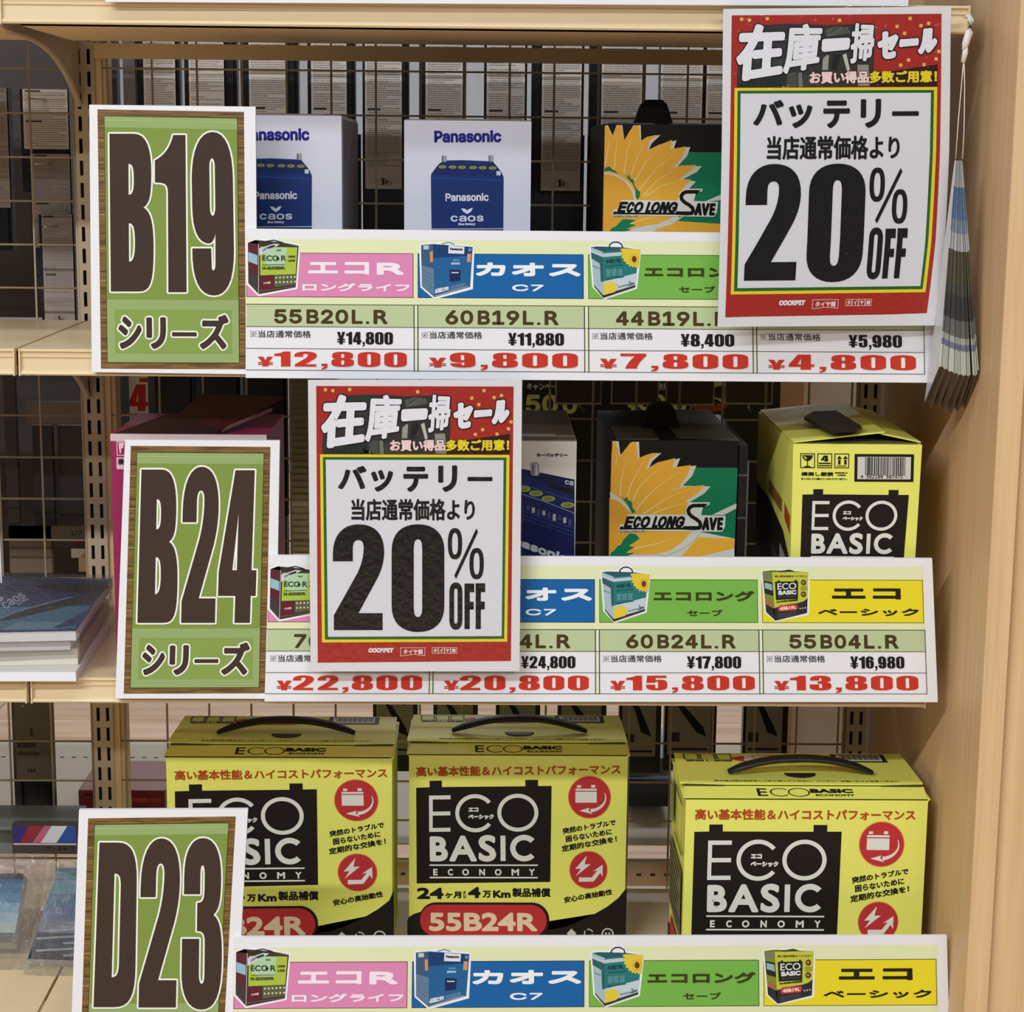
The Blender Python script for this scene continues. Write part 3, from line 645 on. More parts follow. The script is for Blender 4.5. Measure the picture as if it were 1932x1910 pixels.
        pr.poly(q([(80, 218), (150, 208), (430, 216), (612, 240), (215, 268)]), (40, 92, 96), 4)
        pr.poly(q([(80, 218), (215, 268), (215, 772), (112, 632)]), (168, 192, 202), 4); pr.poly(q([(82, 275), (215, 330), (215, 600), (188, 590), (180, 395), (88, 340)]), (44, 96, 100), 5); pr.poly(q([(80, 245), (215, 295), (215, 322), (82, 270)]), (190, 208, 214), 6)
        pr.line(q([(102, 420), (172, 450)]), .9, (60, 70, 74), 6); pr.poly(q([(112, 630), (214, 745), (215, 772), (112, 645)]), (52, 52, 46), 6)
        pr.poly(q([(215, 268), (612, 240), (570, 650), (215, 772)]), (36, 120, 120), 4); pr.poly(q([(215, 285), (420, 268), (425, 306), (215, 325)]), (186, 206, 214), 5)
        pr.poly(q([(215, 592), (588, 498), (574, 628), (215, 738)]), (196, 212, 220), 5); pr.poly(q([(215, 742), (572, 630), (570, 652), (215, 772)]), (52, 52, 46), 6)
        c = T(585, 310)
        fl = []
        for k in range(40):
            a = math.radians(80 + k * 5.6); r = 19 if k % 2 else 25.5; fl.append((c[0] + r * math.cos(a), c[1] - r * math.sin(a) * .8))
        c2 = T(628, 232); fl = [(min(x, c2[0]), max(y, T(0, 226)[1])) for x, y in fl]
        pr.poly([T(628, 232)] + fl[::-1] + [T(606, 412)] if False else q([(402, 236), (440, 228), (628, 236), (606, 430), (575, 440), (560, 420), (540, 440), (530, 415), (505, 432), (500, 400), (470, 405), (468, 375), (440, 370), (446, 340), (415, 330), (432, 305), (404, 290), (430, 272)]), (226, 202, 60), 6)
        pr.disc(*T(560, 345), 4.6, 6.0, (116, 52, 28), 7); pr.arc(*T(560, 345), 8, 9, .6, 0, 360, (196, 150, 40), 7)
        pr.txt('44B19L', [T(245, 350), T(420, 338), T(420, 382), T(245, 396)], (26, 60, 62), 5, .35); pr.line(q([(250, 425), (440, 408)]), 1.1, (20, 70, 72), 5)
        for i in range(3):
            for j in range(5): pr.line(q([(250 + i * 64, 468 + j * 15 - i * 4), (300 + i * 64, 464 + j * 15 - i * 4)]), .7, (150, 200, 206), 5)
        pr.line(q([(250, 570), (445, 540)]), 1.3, (16, 60, 60), 6)
        pr.poly(q([(218, 742), (218, 610), (250, 605), (290, 590), (320, 600), (350, 612), (375, 625), (352, 650), (372, 672), (340, 688), (345, 706)]), (226, 206, 64), 7)
        pr.txt('ecolong', [T(378, 640), T(500, 612), T(500, 636), T(378, 664)], (70, 120, 130), 8, .15); pr.txt('Save', [T(500, 585), T(560, 590), T(560, 622), T(500, 640)], (50, 100, 110), 8, .2)
    else:
        pr.poly(q([(95, 145), (200, 125), (420, 125), (600, 150), (580, 590), (235, 662), (128, 570)]), WT, 3)
        pr.poly(q([(110, 152), (210, 140), (585, 155), (210, 160)]), (120, 120, 50), 4); pr.poly(q([(270, 150), (390, 132), (440, 148), (430, 153), (300, 158)]), (60, 58, 44), 5)
        pr.poly(q([(110, 152), (210, 158), (235, 648), (142, 560)]), (128, 140, 50), 4); pr.poly(q([(118, 172), (205, 180), (207, 222), (120, 215)]), (120, 126, 110), 5)
        pr.poly(q([(122, 245), (210, 262), (222, 400), (132, 372)]), (36, 40, 40), 5); pr.poly(q([(130, 262), (205, 280), (210, 345), (134, 320)]), (150, 182, 190), 6)
        pr.poly(q([(135, 435), (215, 478), (220, 515), (138, 470)]), (190, 96, 76), 6); pr.poly(q([(138, 482), (228, 530), (235, 648), (142, 560)]), (44, 48, 50), 5)
        pr.poly(q([(210, 158), (585, 155), (560, 570), (235, 648)]), (196, 202, 66), 4)
        pr.txt('高い基本性能＆ハイコスト', [T(235, 190), T(570, 188), T(570, 208), T(235, 212)], (116, 84, 30), 5, .3)
        pr.poly(q([(238, 255), (265, 255), (265, 242), (288, 242), (288, 254), (440, 250), (440, 236), (462, 236), (462, 249), (475, 249), (470, 428), (245, 440)]), (30, 34, 34), 5)
        pr.txt('ECO', [T(262, 270), T(455, 262), T(455, 328), T(262, 336)], (220, 224, 220), 6, .3); pr.txt('BASIC', [T(270, 344), T(455, 336), T(455, 380), T(270, 390)], (222, 226, 222), 6, .75)
        pr.txt('ECONOMY', [T(275, 402), T(455, 392), T(455, 408), T(275, 420)], (80, 84, 84), 6, .15); pr.txt('24ヶ月4万Km製品補償', [T(250, 450), T(470, 428), T(470, 446), T(250, 468)], (50, 54, 30), 6, .45)
        pr.poly(q([(215, 525), (330, 490), (470, 470), (530, 450), (568, 420), (560, 570), (235, 648)]), (44, 46, 48), 5)
        pr.poly(q([(265, 505), (290, 492), (455, 482), (470, 500), (462, 528), (445, 540), (280, 556), (262, 540)]), (200, 60, 60), 6); pr.txt('40B19L', [T(280, 508), T(450, 494), T(450, 526), T(280, 545)], (240, 220, 200), 7, .5)
        for c in ((530, 262), (527, 380)): pr.disc(*T(*c), 5.2, 5.6, (96, 62, 40), 6, 16); pr.disc(*T(c[0] - 3, c[1] - 2), 2, 2, (190, 170, 90), 7, 8)
        for k in range(3): pr.line(q([(498, 310 + k * 14), (566, 304 + k * 14)]), .9, (110, 106, 50), 6)
        for k in range(3): pr.line(q([(260, 590 + k * 16), (455, 548 + k * 16)]), .6, (110, 114, 116), 6)
        for k in range(3): pr.disc(*T(490 + k * 26, 525 - k * 4), 1.6, 1.6, (190, 190, 190), 6, 8)
CS = [(-1, 315), (322, 636), (643.5, 954), (961, 1278)]
def price_board(quad, Y, rows, label, mode='full'):
    wq = WQ(quad, Y); fr = Fr([(0, 0), (1278, 0), (1278, 247.5), (0, 247.5)], wq)
    root = thing('price_board', label, 'price board', base_of(wq), 'price boards on the shelf rails')
    b = [fr.world([p], 0)[0] for p in ((-1.5, -19), (1297, -16), (1299, 264), (-1.5, 263))]
    g = G(); g.hexa(b, -fr.n * .0035); g.obj('board', BOARD, root)
    pr = Print(fr); pr.rect(-1, 0, 1279, 118, (228, 236, 188), 1)
    lnc = (60, 58, 40)
    pr.rect(-1, 118, 1279, 119.4, (228, 236, 188), 1)
    pr.rect(-1, 122, 1279, 123.2, lnc, 3); pr.rect(-1, 164.2, 1279, 165.2, lnc, 3); pr.rect(-1, 205.8, 1279, 206.8, lnc, 3); pr.rect(-1, 247, 1279, 248, lnc, 3)
    pr.rect(-1, 119.4, 1279, 122, (228, 236, 188), 1)
    for k in range(3):
        x0, x1 = CS[k][1], CS[k + 1][0]; pr.rect(x0, 122, x1, 248, (232, 238, 206), 2)
        for x in (x0, x1 - .0): pr.rect(x - .8, 122, x + .8, 248, (44, 44, 30), 4)
    pr.rect(1277.4, 122, 1278.6, 248, lnc, 4); pr.build('printed_frame', root)
    tiles = [(222, 140, 184), (22, 100, 168), (120, 184, 76), (236, 222, 44)]
    for k, (nm, was, now) in enumerate(rows):
        x = CS[k][0] + (1 if k == 0 else 0); xe = CS[k][1]; pr = Print(fr)
        edge = [(96, 36, 60), (14, 36, 70), (30, 70, 30), (50, 50, 20)][k]
        pr.rect(x, 25.5, xe - 1, 109, edge, 1.6); pr.rect(x + 1, 26.6, xe - 2.2, 107.8, tiles[k], 2.4)
        s = 5.855; oy = [20.7, 22.7, 25.2, 0][k]
        if k < 3:
            T = (lambda cx, oy: lambda a, b: (x + (a - cx) / s, b / s - oy))([29, 42, 50][k], oy)
        else: T = lambda a, b: (x + (a - 102) / 5.367 * 1.026, (b / 5.367 - 19) * 1.026)
        pic(pr, k + 1, T)
        if k == 0:
            pr.txt('エコ', (x + 116, 42, x + 231, 65.5), (250, 236, 246), 4, 1.7); pr.txt('R', (x + 245, 43, x + 296, 66), (250, 236, 246), 4, 2.2, 'i')
            pr.txt('ロングライフ', (x + 105, 82, x + 307, 97.5), (250, 236, 246), 4, .9)
        elif k == 1:
            pr.txt('カオス', (x + 110, 41.5, x + 307, 67), (240, 246, 252), 4, 2.1); pr.txt('C7', (x + 178, 82.5, x + 237, 95), (240, 246, 252), 4, .75, 'i')
        elif k == 2:
            pr.txt('エコロング', (x + 106, 47, x + 303, 67.5), (58, 64, 20), 4, 1.3); pr.txt('セーブ', (x + 171, 83.5, x + 240, 96), (48, 60, 20), 4, .5)
        else:
            pr.txt('エコ', (x + 137, 41.6, x + 272, 63), (36, 30, 14), 4, 1.9); pr.txt('ベーシック', (x + 109, 80.5, x + 306, 95.5), (36, 30, 14), 4, .9)
        pr.rect(x, 123.2, xe - 1, 164.2, (190, 206, 160), 2); nm and price_names(pr, nm, x + 52, x + 265, 131.8, 158.8)
        pr.txt('当店通常価格', (x + 22, 172, x + 121, 185.5), (56, 56, 60), 3, .16)
        cx_, cy_ = x + 13, 179; pr.line([(cx_ - 6, cy_ - 6), (cx_ + 6, cy_ + 6)], .8, (56, 56, 60), 3); pr.line([(cx_ + 6, cy_ - 6), (cx_ - 6, cy_ + 6)], .8, (56, 56, 60), 3.3)
        for dx, dy in ((0, -4.6), (0, 4.6), (-5, 0), (5, 0)): pr.disc(cx_ + dx, cy_ + dy, 1, 1, (56, 56, 60), 3, 8)
        if was: pr.hv('Y' + was, x + (170 if len(was) > 5 else 174), 174, x + 275, 197.5, BLKI, 3, .10)
        if not now: pr.build('price_cell', root); continue
        n = len(now); pr.glyph(heavy('Y'), [(x + 21, 222), (x + 53 - (3 if n > 5 else 0), 222), (x + 53 - (3 if n > 5 else 0), 240.5), (x + 21, 240.5)], RED, 3)
        pr.hv(now, x + (52 if n > 5 else 60), 211.8, x + 301, 240.5, RED, 3, .17, (1.0, (246, 232, 228)))
        pr.build('price_cell', root)
    return root, fr
def width_at(q, Y): a, b = P(q[2][0], q[2][1], Y), P(q[3][0], q[3][1], Y); return a[0] - b[0]
Q1 = [(465, 450.7), (1741, 458), (1744, 706), (465, 698)]
Q2 = [(508, 1066.5), (1741, 1069.5), (1748.5, 1309.5), (501, 1309)]
Q3 = [(443, 1788.6), (1767, 1782.8), (1772, 2040), (437, 2049)]
YB1 = -.014; w0 = width_at(Q1, YB1)
def solveY(f, w):
    a, b = -.3, .4
    for _ in range(40):
        m = (a + b) / 2
        if f(m) < w: a = m
        else: b = m
    return (a + b) / 2
YB2 = YB1; YB3 = -.066
price_board(Q1, YB1, [('55B20L.R', '14,800', '12,800'), ('60B19L.R', '11,880', '9,800'), ('44B19L.R', '8,400', '7,800'), ('', '5,980', '4,800')],
            'long white price board on the upper shelf, right end hidden behind the sale poster')
price_board(Q2, YB2, [('70B24L.R', '', '22,800'), ('80B24L.R', '24,800', '20,800'), ('60B24L.R', '17,800', '15,800'), ('55B04L.R', '16,980', '13,800')],
            'long white price board on the middle shelf, partly covered by the middle sale poster')
price_board(Q3, YB3, [('', '', '')] * 4,
            'long white price board cut off by the bottom edge of the picture')

# ================================================================== SERIES SIGNS
def series_sign(label, cr, outer, border, letters, Y, kana=None):
    bq = [cr(*p) for p in border]; wq = WQ(bq, Y); fr = Fr(bq, wq)
    oq = [cr(*p) for p in outer]; ow = [fr.world([p], 0)[0] for p in oq]
    root = thing('series_sign', label, 'sign', base_of(ow), 'green series signs')
    g = G(); g.hexa(ow, -fr.n * .005); g.obj('board', BOARD, root)
    def at(u, v): return tuple((np.array(bq[0]) * (1 - u) * (1 - v) + np.array(bq[1]) * u * (1 - v) + np.array(bq[2]) * u * v + np.array(bq[3]) * (1 - u) * v))
    def rc(pr, u0, v0, u1, v1, c, l): pr.poly([at(u0, v0), at(u1, v0), at(u1, v1), at(u0, v1)], c, l)
    pr = Print(fr); rc(pr, 0, 0, 1, 1, SIGNWOOD, 1)
    for k, v in enumerate((.05, .115, .19, .245, .31, .40, .455, .53, .60, .655, .72, .80, .86, .93)): rc(pr, .002 if k % 2 else .956, v, .044 if k % 2 else .998, v + .0035, (176, 148, 96), 2); rc(pr, .956 if k % 2 else .002, v + .02, .998 if k % 2 else .044, v + .0225, (70, 44, 14), 2)
    pr.build('wood_print_border', root)
    pr = Print(fr); LT = (150, 174, 112); MD = (128, 152, 70)
    rc(pr, .044, .023, .957, .977, (60, 66, 24), 2)
    rc(pr, .048, .026, .953, .974, LT, 3); rc(pr, .048, .068, .953, .728, MD, 4); rc(pr, .10, .768, .905, .938, (136, 162, 80), 4)
    rc(pr, .048, .040, .953, .042, (186, 204, 140), 4)
    pr.build('green_ground', root)
    pr = Print(fr); DK = (66, 52, 44); WT = (244, 246, 236)
    for ch, q in letters: pr.glyph(heavy(ch), [cr(*p) for p in q], DK, 6, 0, (3.2, WT), 5)
    ks = [(.128, .20, .79, .925, 'シ')]
    # each kana fitted on its own
    for ch, u0, u1, v0, v1 in (('シ', .125, .287, .795, .922), ('リ', .318, .455, .797, .922), ('ー', .495, .665, .855, .872), ('ズ', .685, .885, .786, .922)):
        q = [at(u0, v0), at(u1, v0), at(u1, v1), at(u0, v1)]
        pr.txt(ch, q, DK, 6, 3.0 if ch != 'ー' else 2.2, 'g', 0, (3.0, WT), 5)
    pr.build('printed_letters', root); return root
c19 = crop(160, 190, 3.673)
series_sign('green wood-bordered series sign at the top left, beside the upper price board', c19, [(30, 28), (1182, 42), (1196, 1898), (48, 1882)], [(88, 60), (1103, 78), (1117, 1862), (112, 1858)],
            [('B', [(172, 227), (478, 227), (480, 1317), (182, 1317)]), ('1', [(488, 236), (700, 236), (708, 1322), (490, 1322)]), ('9', [(743, 215), (1032, 215), (1036, 1345), (745, 1345)])], -.0101)
c24 = crop(225, 830, 3.898)
series_sign('green series sign with wood-print border standing in front of the magenta carton', c24, [(42, 2), (1180, 8), (1148, 1908), (-30, 1905)], [(85, 45), (1112, 52), (1075, 1865), (33, 1868)],
            [('B', [(165, 212), (438, 212), (428, 1331), (135, 1331)]), ('2', [(476, 192), (740, 192), (714, 1331), (452, 1331)]), ('4', [(757, 217), (1034, 217), (998, 1331), (722, 1331)])], -.0101)
c23 = crop(0, 1300, 3.019)
series_sign('green series sign with wood-print border at the bottom left, cut by the picture edge', c23, [(450, 690), (1412, 686), (1330, 2230), (395, 2240)], [(502, 738), (1343, 727), (1262, 2190), (455, 2195)],
            [('D', [(567, 876), (782, 876), (768, 1816), (533, 1816)]), ('2', [(808, 852), (1030, 852), (1008, 1818), (784, 1818)]), ('3', [(1046, 850), (1268, 850), (1262, 1830), (1030, 1830)])], -.0622)

# ================================================================== SALE POSTERS
A = crop(575, 705, 4.6); Bc = crop(575, 970, 4.6)
def poster(label, wfun, Yhang):
    """wfun: Fr for poster drawing units (the middle poster's own photo pixels)"""
    fr = wfun
    base = fr.world([(780, 1268)], 0)[0]
    root = thing('sale_poster', label, 'poster', base, 'laminated sale posters')
    NX, NY = 8, 20
    def sheet(x0, y0, x1, y1, off, m, name, thick=.0003):
        V = []; F = []
        q = [np.array(p, float) for p in ((x0[0], x0[1]), (y0[0], y0[1]), (x1[0], x1[1]), (y1[0], y1[1]))]
        pts = []
        for j in range(NY + 1):
            for i in range(NX + 1):
                u, v = i / NX, j / NY; pts.append(q[0] * (1 - u) * (1 - v) + q[1] * u * (1 - v) + q[2] * u * v + q[3] * (1 - u) * v)
        a = fr.world(pts, off); b = fr.world(pts, off - thick); n = len(pts); V = a.tolist() + b.tolist()
        for j in range(NY):
            for i in range(NX):
                k = j * (NX + 1) + i; F.append((k, k + 1, k + NX + 2, k + NX + 1)); F.append((n + k, n + k + NX + 1, n + k + NX + 2, n + k + 1))
        ring = [i for i in range(NX + 1)] + [j * (NX + 1) + NX for j in range(1, NY + 1)] + [NY * (NX + 1) + i for i in range(NX - 1, -1, -1)] + [j * (NX + 1) for j in range(NY - 1, 0, -1)]
        for k in range(len(ring)): a_, b_ = ring[k], ring[(k + 1) % len(ring)]; F.append((a_, a_ + n, b_ + n, b_))
        return mesh(name, V, F, m, root, smooth=False)
    sheet((581, 717), (985, 717), (980, 1267), (586, 1267), 0, PAPER, 'paper_sheet')
    RP = (172, 44, 34); pr = Print(fr)
    pr.grid([(596.5, 728.5), (969, 729.5), (964, 1247.5), (599.5, 1250.7)], RP, 1, 8, 20)
    pr.build('red_ground', root)
    pr = Print(fr)
    def pl(pts, c, l): pr.poly([A(*p) for p in pts], c, l)
    pl([(150, 640), (160, 500), (330, 190), (560, 180), (870, 195), (1090, 190), (1275, 205), (1262, 560), (1236, 697), (152, 697)], (52, 52, 50), 2)
    for q, c in (([(870, 230), (960, 205), (1050, 215), (1075, 260), (960, 280), (880, 290)], (86, 88, 82)), ([(1010, 440), (1040, 425), (1070, 560), (1050, 580)], (196, 198, 190)), ([(1130, 520), (1220, 520), (1232, 690), (1140, 690)], (150, 148, 142)),
                 ([(880, 440), (900, 440), (892, 560), (845, 560), (850, 470)], (160, 160, 150)), ([(160, 668), (540, 590), (565, 695), (165, 697)], (34, 44, 40)), ([(505, 640), (600, 695), (520, 697)], (170, 170, 160)),
                 ([(650, 580), (680, 580), (690, 695), (655, 697)], (120, 122, 112)), ([(930, 430), (1000, 430), (960, 560), (920, 560)], (30, 32, 32)), ([(560, 590), (640, 575), (645, 695), (570, 697)], (74, 78, 72)), ([(300, 340), (370, 300), (350, 470), (290, 470)], (44, 46, 48)), ([(450, 490), (520, 470), (520, 560), (450, 560)], (60, 60, 62))):
        pl(q, c, 3)
    for k in range(7): pr.line([A(190 + k * 52, 665 - k * 6), A(196 + k * 52, 696)], 1.1, (20, 26, 24), 4)
    pr.line([A(890, 290), A(1000, 222)], .9, (130, 130, 124), 4); pr.line([A(910, 260), A(970, 215)], .9, (24, 26, 26), 4)
    for k in range(9): pr.line([A(700 + k * 16, 590 + (k % 3) * 6), A(704 + k * 16, 690)], .9, (88 + 10 * (k % 4), 86 + 8 * (k % 4), 80), 4)
    pl([(1240, 598), (1778, 522), (1778, 697), (1236, 697)], (52, 16, 14), 4)
    for x, y in [(180, 140), (245, 148), (392, 138), (983, 158), (1557, 148), (1452, 212), (1645, 207), (1708, 190), (1513, 268), (1790, 418), (1545, 485), (1768, 478), (1482, 526), (1670, 523)]:
        a = (x * 7 % 40) / 60.; r = 19; pl([(x + r * math.cos(a + k * PI / 2 + .5), y + r * math.sin(a + k * PI / 2 + .5)) for k in range(4)], (240, 186, 96), 3)
    pr.build('photo_banner', root)
    pr = Print(fr); WT = (238, 240, 246); BK = (24, 20, 24)
    T1 = [('在', [(160, 180), (545, 183), (520, 600), (130, 655)], 4.4), ('庫', [(553, 176), (852, 188), (815, 545), (522, 592)], 2.7), ('一', [(843, 308), (1073, 298), (1064, 396), (838, 414)], 4.5),
          ('掃', [(1088, 180), (1278, 190), (1255, 480), (1066, 512)], 1.9), ('セ', [(1288, 262), (1468, 232), (1448, 468), (1300, 485)], 3.7), ('ー', [(1474, 316), (1630, 306), (1624, 368), (1466, 382)], 3.0), ('ル', [(1640, 232), (1786, 222), (1772, 418), (1618, 442)], 3.6)]
    for ch, q, r in T1: pr.txt(ch, [A(*p) for p in q], WT, 7, r, 'g', 0, (2.0, BK), 5)
    pr.txt('お買い得品', [A(743, 572), A(1224, 570), A(1224, 668), A(743, 672)], (250, 222, 220), 7, .95, 'g', 0, (1.1, (90, 30, 30)), 5)
    pr.txt('多数ご用意！', [A(1228, 570), A(1775, 568), A(1775, 666), A(1228, 670)], (240, 222, 40), 7, .95, 'g', 0, (.9, (60, 30, 10)), 5)
    pr.build('banner_letters', root)
    pr = Print(fr)
    pr.grid([A(133, 699), A(1777, 704), Bc(1757, 1107), Bc(150, 1114)], (240, 220, 50), 2.5, 8, 20)
    pr.grid([A(158, 722), A(1751, 727), Bc(1731, 1082), Bc(176, 1089)], (34, 104, 44), 3.3, 8, 20)
    pr.grid([A(183, 745), A(1726, 749), Bc(1709, 1058), Bc(203, 1064)], (228, 230, 236), 4.1, 8, 20)
    pr.build('offer_panel', root)
    pr = Print(fr)
    for ch, q, r in (('バ', (290, 798, 538, 1000), 2.3), ('ッ', (578, 834, 770, 1022), 2.3), ('テ', (858, 804, 1074, 1024), 2.4), ('リ', (1160, 794, 1326, 1024), 2.4), ('ー', (1414, 893, 1630, 931), 2.2)):
        a, b = A(q[0], q[1]), A(q[2], q[3]); pr.txt(ch, (a[0], a[1], b[0], b[1]), BK, 6, r)
    a, b = A(405, 1084), A(1478, 1272); pr.txt('当店通常価格より', (a[0], a[1], b[0], b[1]), BK, 6, 1.15)
    def hq(ch, x0, y0, x1, y1): a, b = Bc(x0, y0), Bc(x1, y1); pr.glyph(heavy(ch), [a, (b[0], a[1]), b, (a[0], b[1])], (18, 16, 18), 6)
    hq('2', 245, 85, 692, 1005); hq('0', 757, 85, 1214, 1022); hq('O', 1257, 590, 1370, 1002); hq('F', 1388, 600, 1472, 996); hq('F', 1485, 598, 1567, 996)
    def ov(cx, cy, rx, ry, w):
        V = []; n = 36
        for i in range(n + 1):
            t = 2 * PI * i / n; sg = lambda v: (abs(v) ** .8) * (1 if v >= 0 else -1)
            V += [Bc(cx + rx * sg(math.cos(t)), cy + ry * sg(math.sin(t))), Bc(cx + (rx - w) * sg(math.cos(t)), cy + (ry - w * 1.15) * sg(math.sin(t)))]
        pr.raw(V, [(2 * i, 2 * i + 2, 2 * i + 3, 2 * i + 1) for i in range(n)], (22, 18, 20), 6)
    ov(1306, 254, 62, 136, 36); ov(1493, 427, 62, 136, 36)
    pr.poly([Bc(1490, 122), Bc(1506, 150), Bc(1316, 560), Bc(1299, 532)], (22, 18, 20), 6.5)
    pr.build('offer_letters', root)
    pr = Print(fr); pk = (246, 220, 214)
    a, b = Bc(553, 1162), Bc(775, 1203); pr.txt('COCKPIT', (a[0], a[1], b[0], b[1]), (240, 238, 238), 3, .9, 'i', 1.0)
    pr.line([Bc(835, 1160), Bc(1046, 1160), Bc(1046, 1228), Bc(940, 1218), Bc(835, 1232)], .9, pk, 3, True)
    a, b = Bc(858, 1172), Bc(1028, 1216); pr.txt('タイヤ館', (a[0], a[1], b[0], b[1]), pk, 3, .45)
    for k, ch in enumerate('タイヤ館'):
        a, b = Bc(1109 + k * 54, 1158), Bc(1159 + k * 54, 1209); pr.line([a, (b[0], a[1]), b, (a[0], b[1])], .8, pk, 3, True)
        a, b = Bc(1118 + k * 54, 1166), Bc(1150 + k * 54, 1202); pr.txt(ch, (a[0], a[1], b[0], b[1]), pk, 3, .35)
    pr.build('shop_logos', root)
    film = Print(fr); film.grid([(577, 713), (989, 713), (984, 1271), (582, 1271)], glassy((240, 243, 248), 'laminate_film', .0, .06), 13, 8, 20); film.build('laminate_film', root)
    a = fr.world([(700, 717), (860, 717)], 0)
    return root
fr2 = Fr([(596.5, 728.5), (969, 729.5), (964, 1247.5), (599.5, 1250.7)], WQ([(596.5, 728.5), (969, 729.5), (964, 1247.5), (599.5, 1250.7)], -.034))
poster('laminated 20% off sale poster hanging over the left half of the middle price board', fr2, -.034)
# right poster: same print on a sheet whose lower right side swings back
_ys = [28, 160, 290, 380, 460, 540, 598]
_lx = [1380.5, 1379, 1377, 1375, 1373, 1370.5, 1368.4]; _rx = [1776.5, 1775.5, 1773.5, 1769.5, 1765, 1756, 1748.5]
_ly = [29, 160, 291, 382, 463, 541, 598.5]; _ry = [26, 157, 288, 377, 457, 535, 592.5]
YP = -.047
def bow(u, v, off):
    u = np.asarray(u).ravel(); v = np.asarray(v).ravel(); off = np.broadcast_to(np.asarray(off, float).ravel(), u.shape) if np.ndim(off) else np.full(u.shape, off)
    tv = (np.array(_ys) - 28) / 570.
    vc = np.clip(v, 0, 1); ex = v - vc
    L = np.c_[np.interp(vc, tv, _lx), np.interp(vc, tv, _ly)] + ex[:, None] * np.array([[-22, 570]]); R = np.c_[np.interp(vc, tv, _rx), np.interp(vc, tv, _ry)] + ex[:, None] * np.array([[-50, 566]])
    p = L * (1 - u[:, None]) + R * u[:, None]
    out = []
    for (px, py), uu, vv, oo in zip(p, u, vc, off):
        Y = YP + .016 * max(0, vv) * max(0, uu) - oo
        out.append(P(px, py, Y))
    return np.array(out)
fr1 = Fr([(596.5, 728.5), (969, 729.5), (964, 1247.5), (599.5, 1250.7)], WQ([(1380, 28), (1776, 26), (1748, 592), (1368, 598)], YP), bow=bow)
poster('laminated 20% off sale poster at the top right, hanging from the topmost rail', fr1, YP)

# ================================================================== CARTONS
YEL = mat((234, 235, 108), .5, name='yellow_green_card'); SLOT = mat((60, 56, 30), .8, name='slot_gap')
INK_Y = mat((30, 24, 22), .5, spec=.2, name='black_ink'); OFFW = (226, 226, 216); REDI = (190, 52, 56); BRI = (176, 74, 28)
C7 = crop(750, 1340, 4.2933)
def eco_logo(pr, lay=2, lower=True, jp=True):
    pr.poly([(148, 625), (258, 622), (258, 570), (358, 568), (358, 620), (1037, 615), (1037, 564), (1140, 563), (1140, 613), (1250, 612), (1237, 1388), (142, 1402)], INK_Y, lay)
    L = lay + 1
    pr.poly([(252, 688), (428, 686), (428, 718), (282, 720), (282, 818), (425, 816), (425, 848), (280, 850), (279, 950), (424, 948), (424, 980), (250, 982)], OFFW, L)
    pr.arc(628, 831, 147, 138, 32, 38 + 0, 322, OFFW, L); pr.arc(975, 827, 151, 137, 32, 0, 360, OFFW, L)
    if jp: pr.txt('エコ', (572, 785, 655, 820), OFFW, L, 3.6); pr.txt('ベーシック', (570, 838, 780, 880), OFFW, L, 3.4)
    pr.txt('B', (253, 1018, 402, 1222), OFFW, L, 12); pr.txt('A', (413, 1012, 638, 1222), OFFW, L, 10); pr.txt('S', (652, 1006, 797, 1224), OFFW, L, 11)
    pr.rect(832, 1012, 873, 1218, OFFW, L); pr.arc(1025, 1113, 92, 86, 44, 42, 318, OFFW, L)
    if lower:
        pr.rect(250, 1246, 1136, 1258, OFFW, L); pr.rect(250, 1347, 1136, 1359, OFFW, L)
        for ch, x, w in zip('ECONOMY', (297, 420, 545, 680, 812, 952, 1087), (36, 42, 56, 48, 56, 62, 46)): pr.txt(ch, (x - w / 2, 1282, x + w / 2, 1336), OFFW, L, 3)
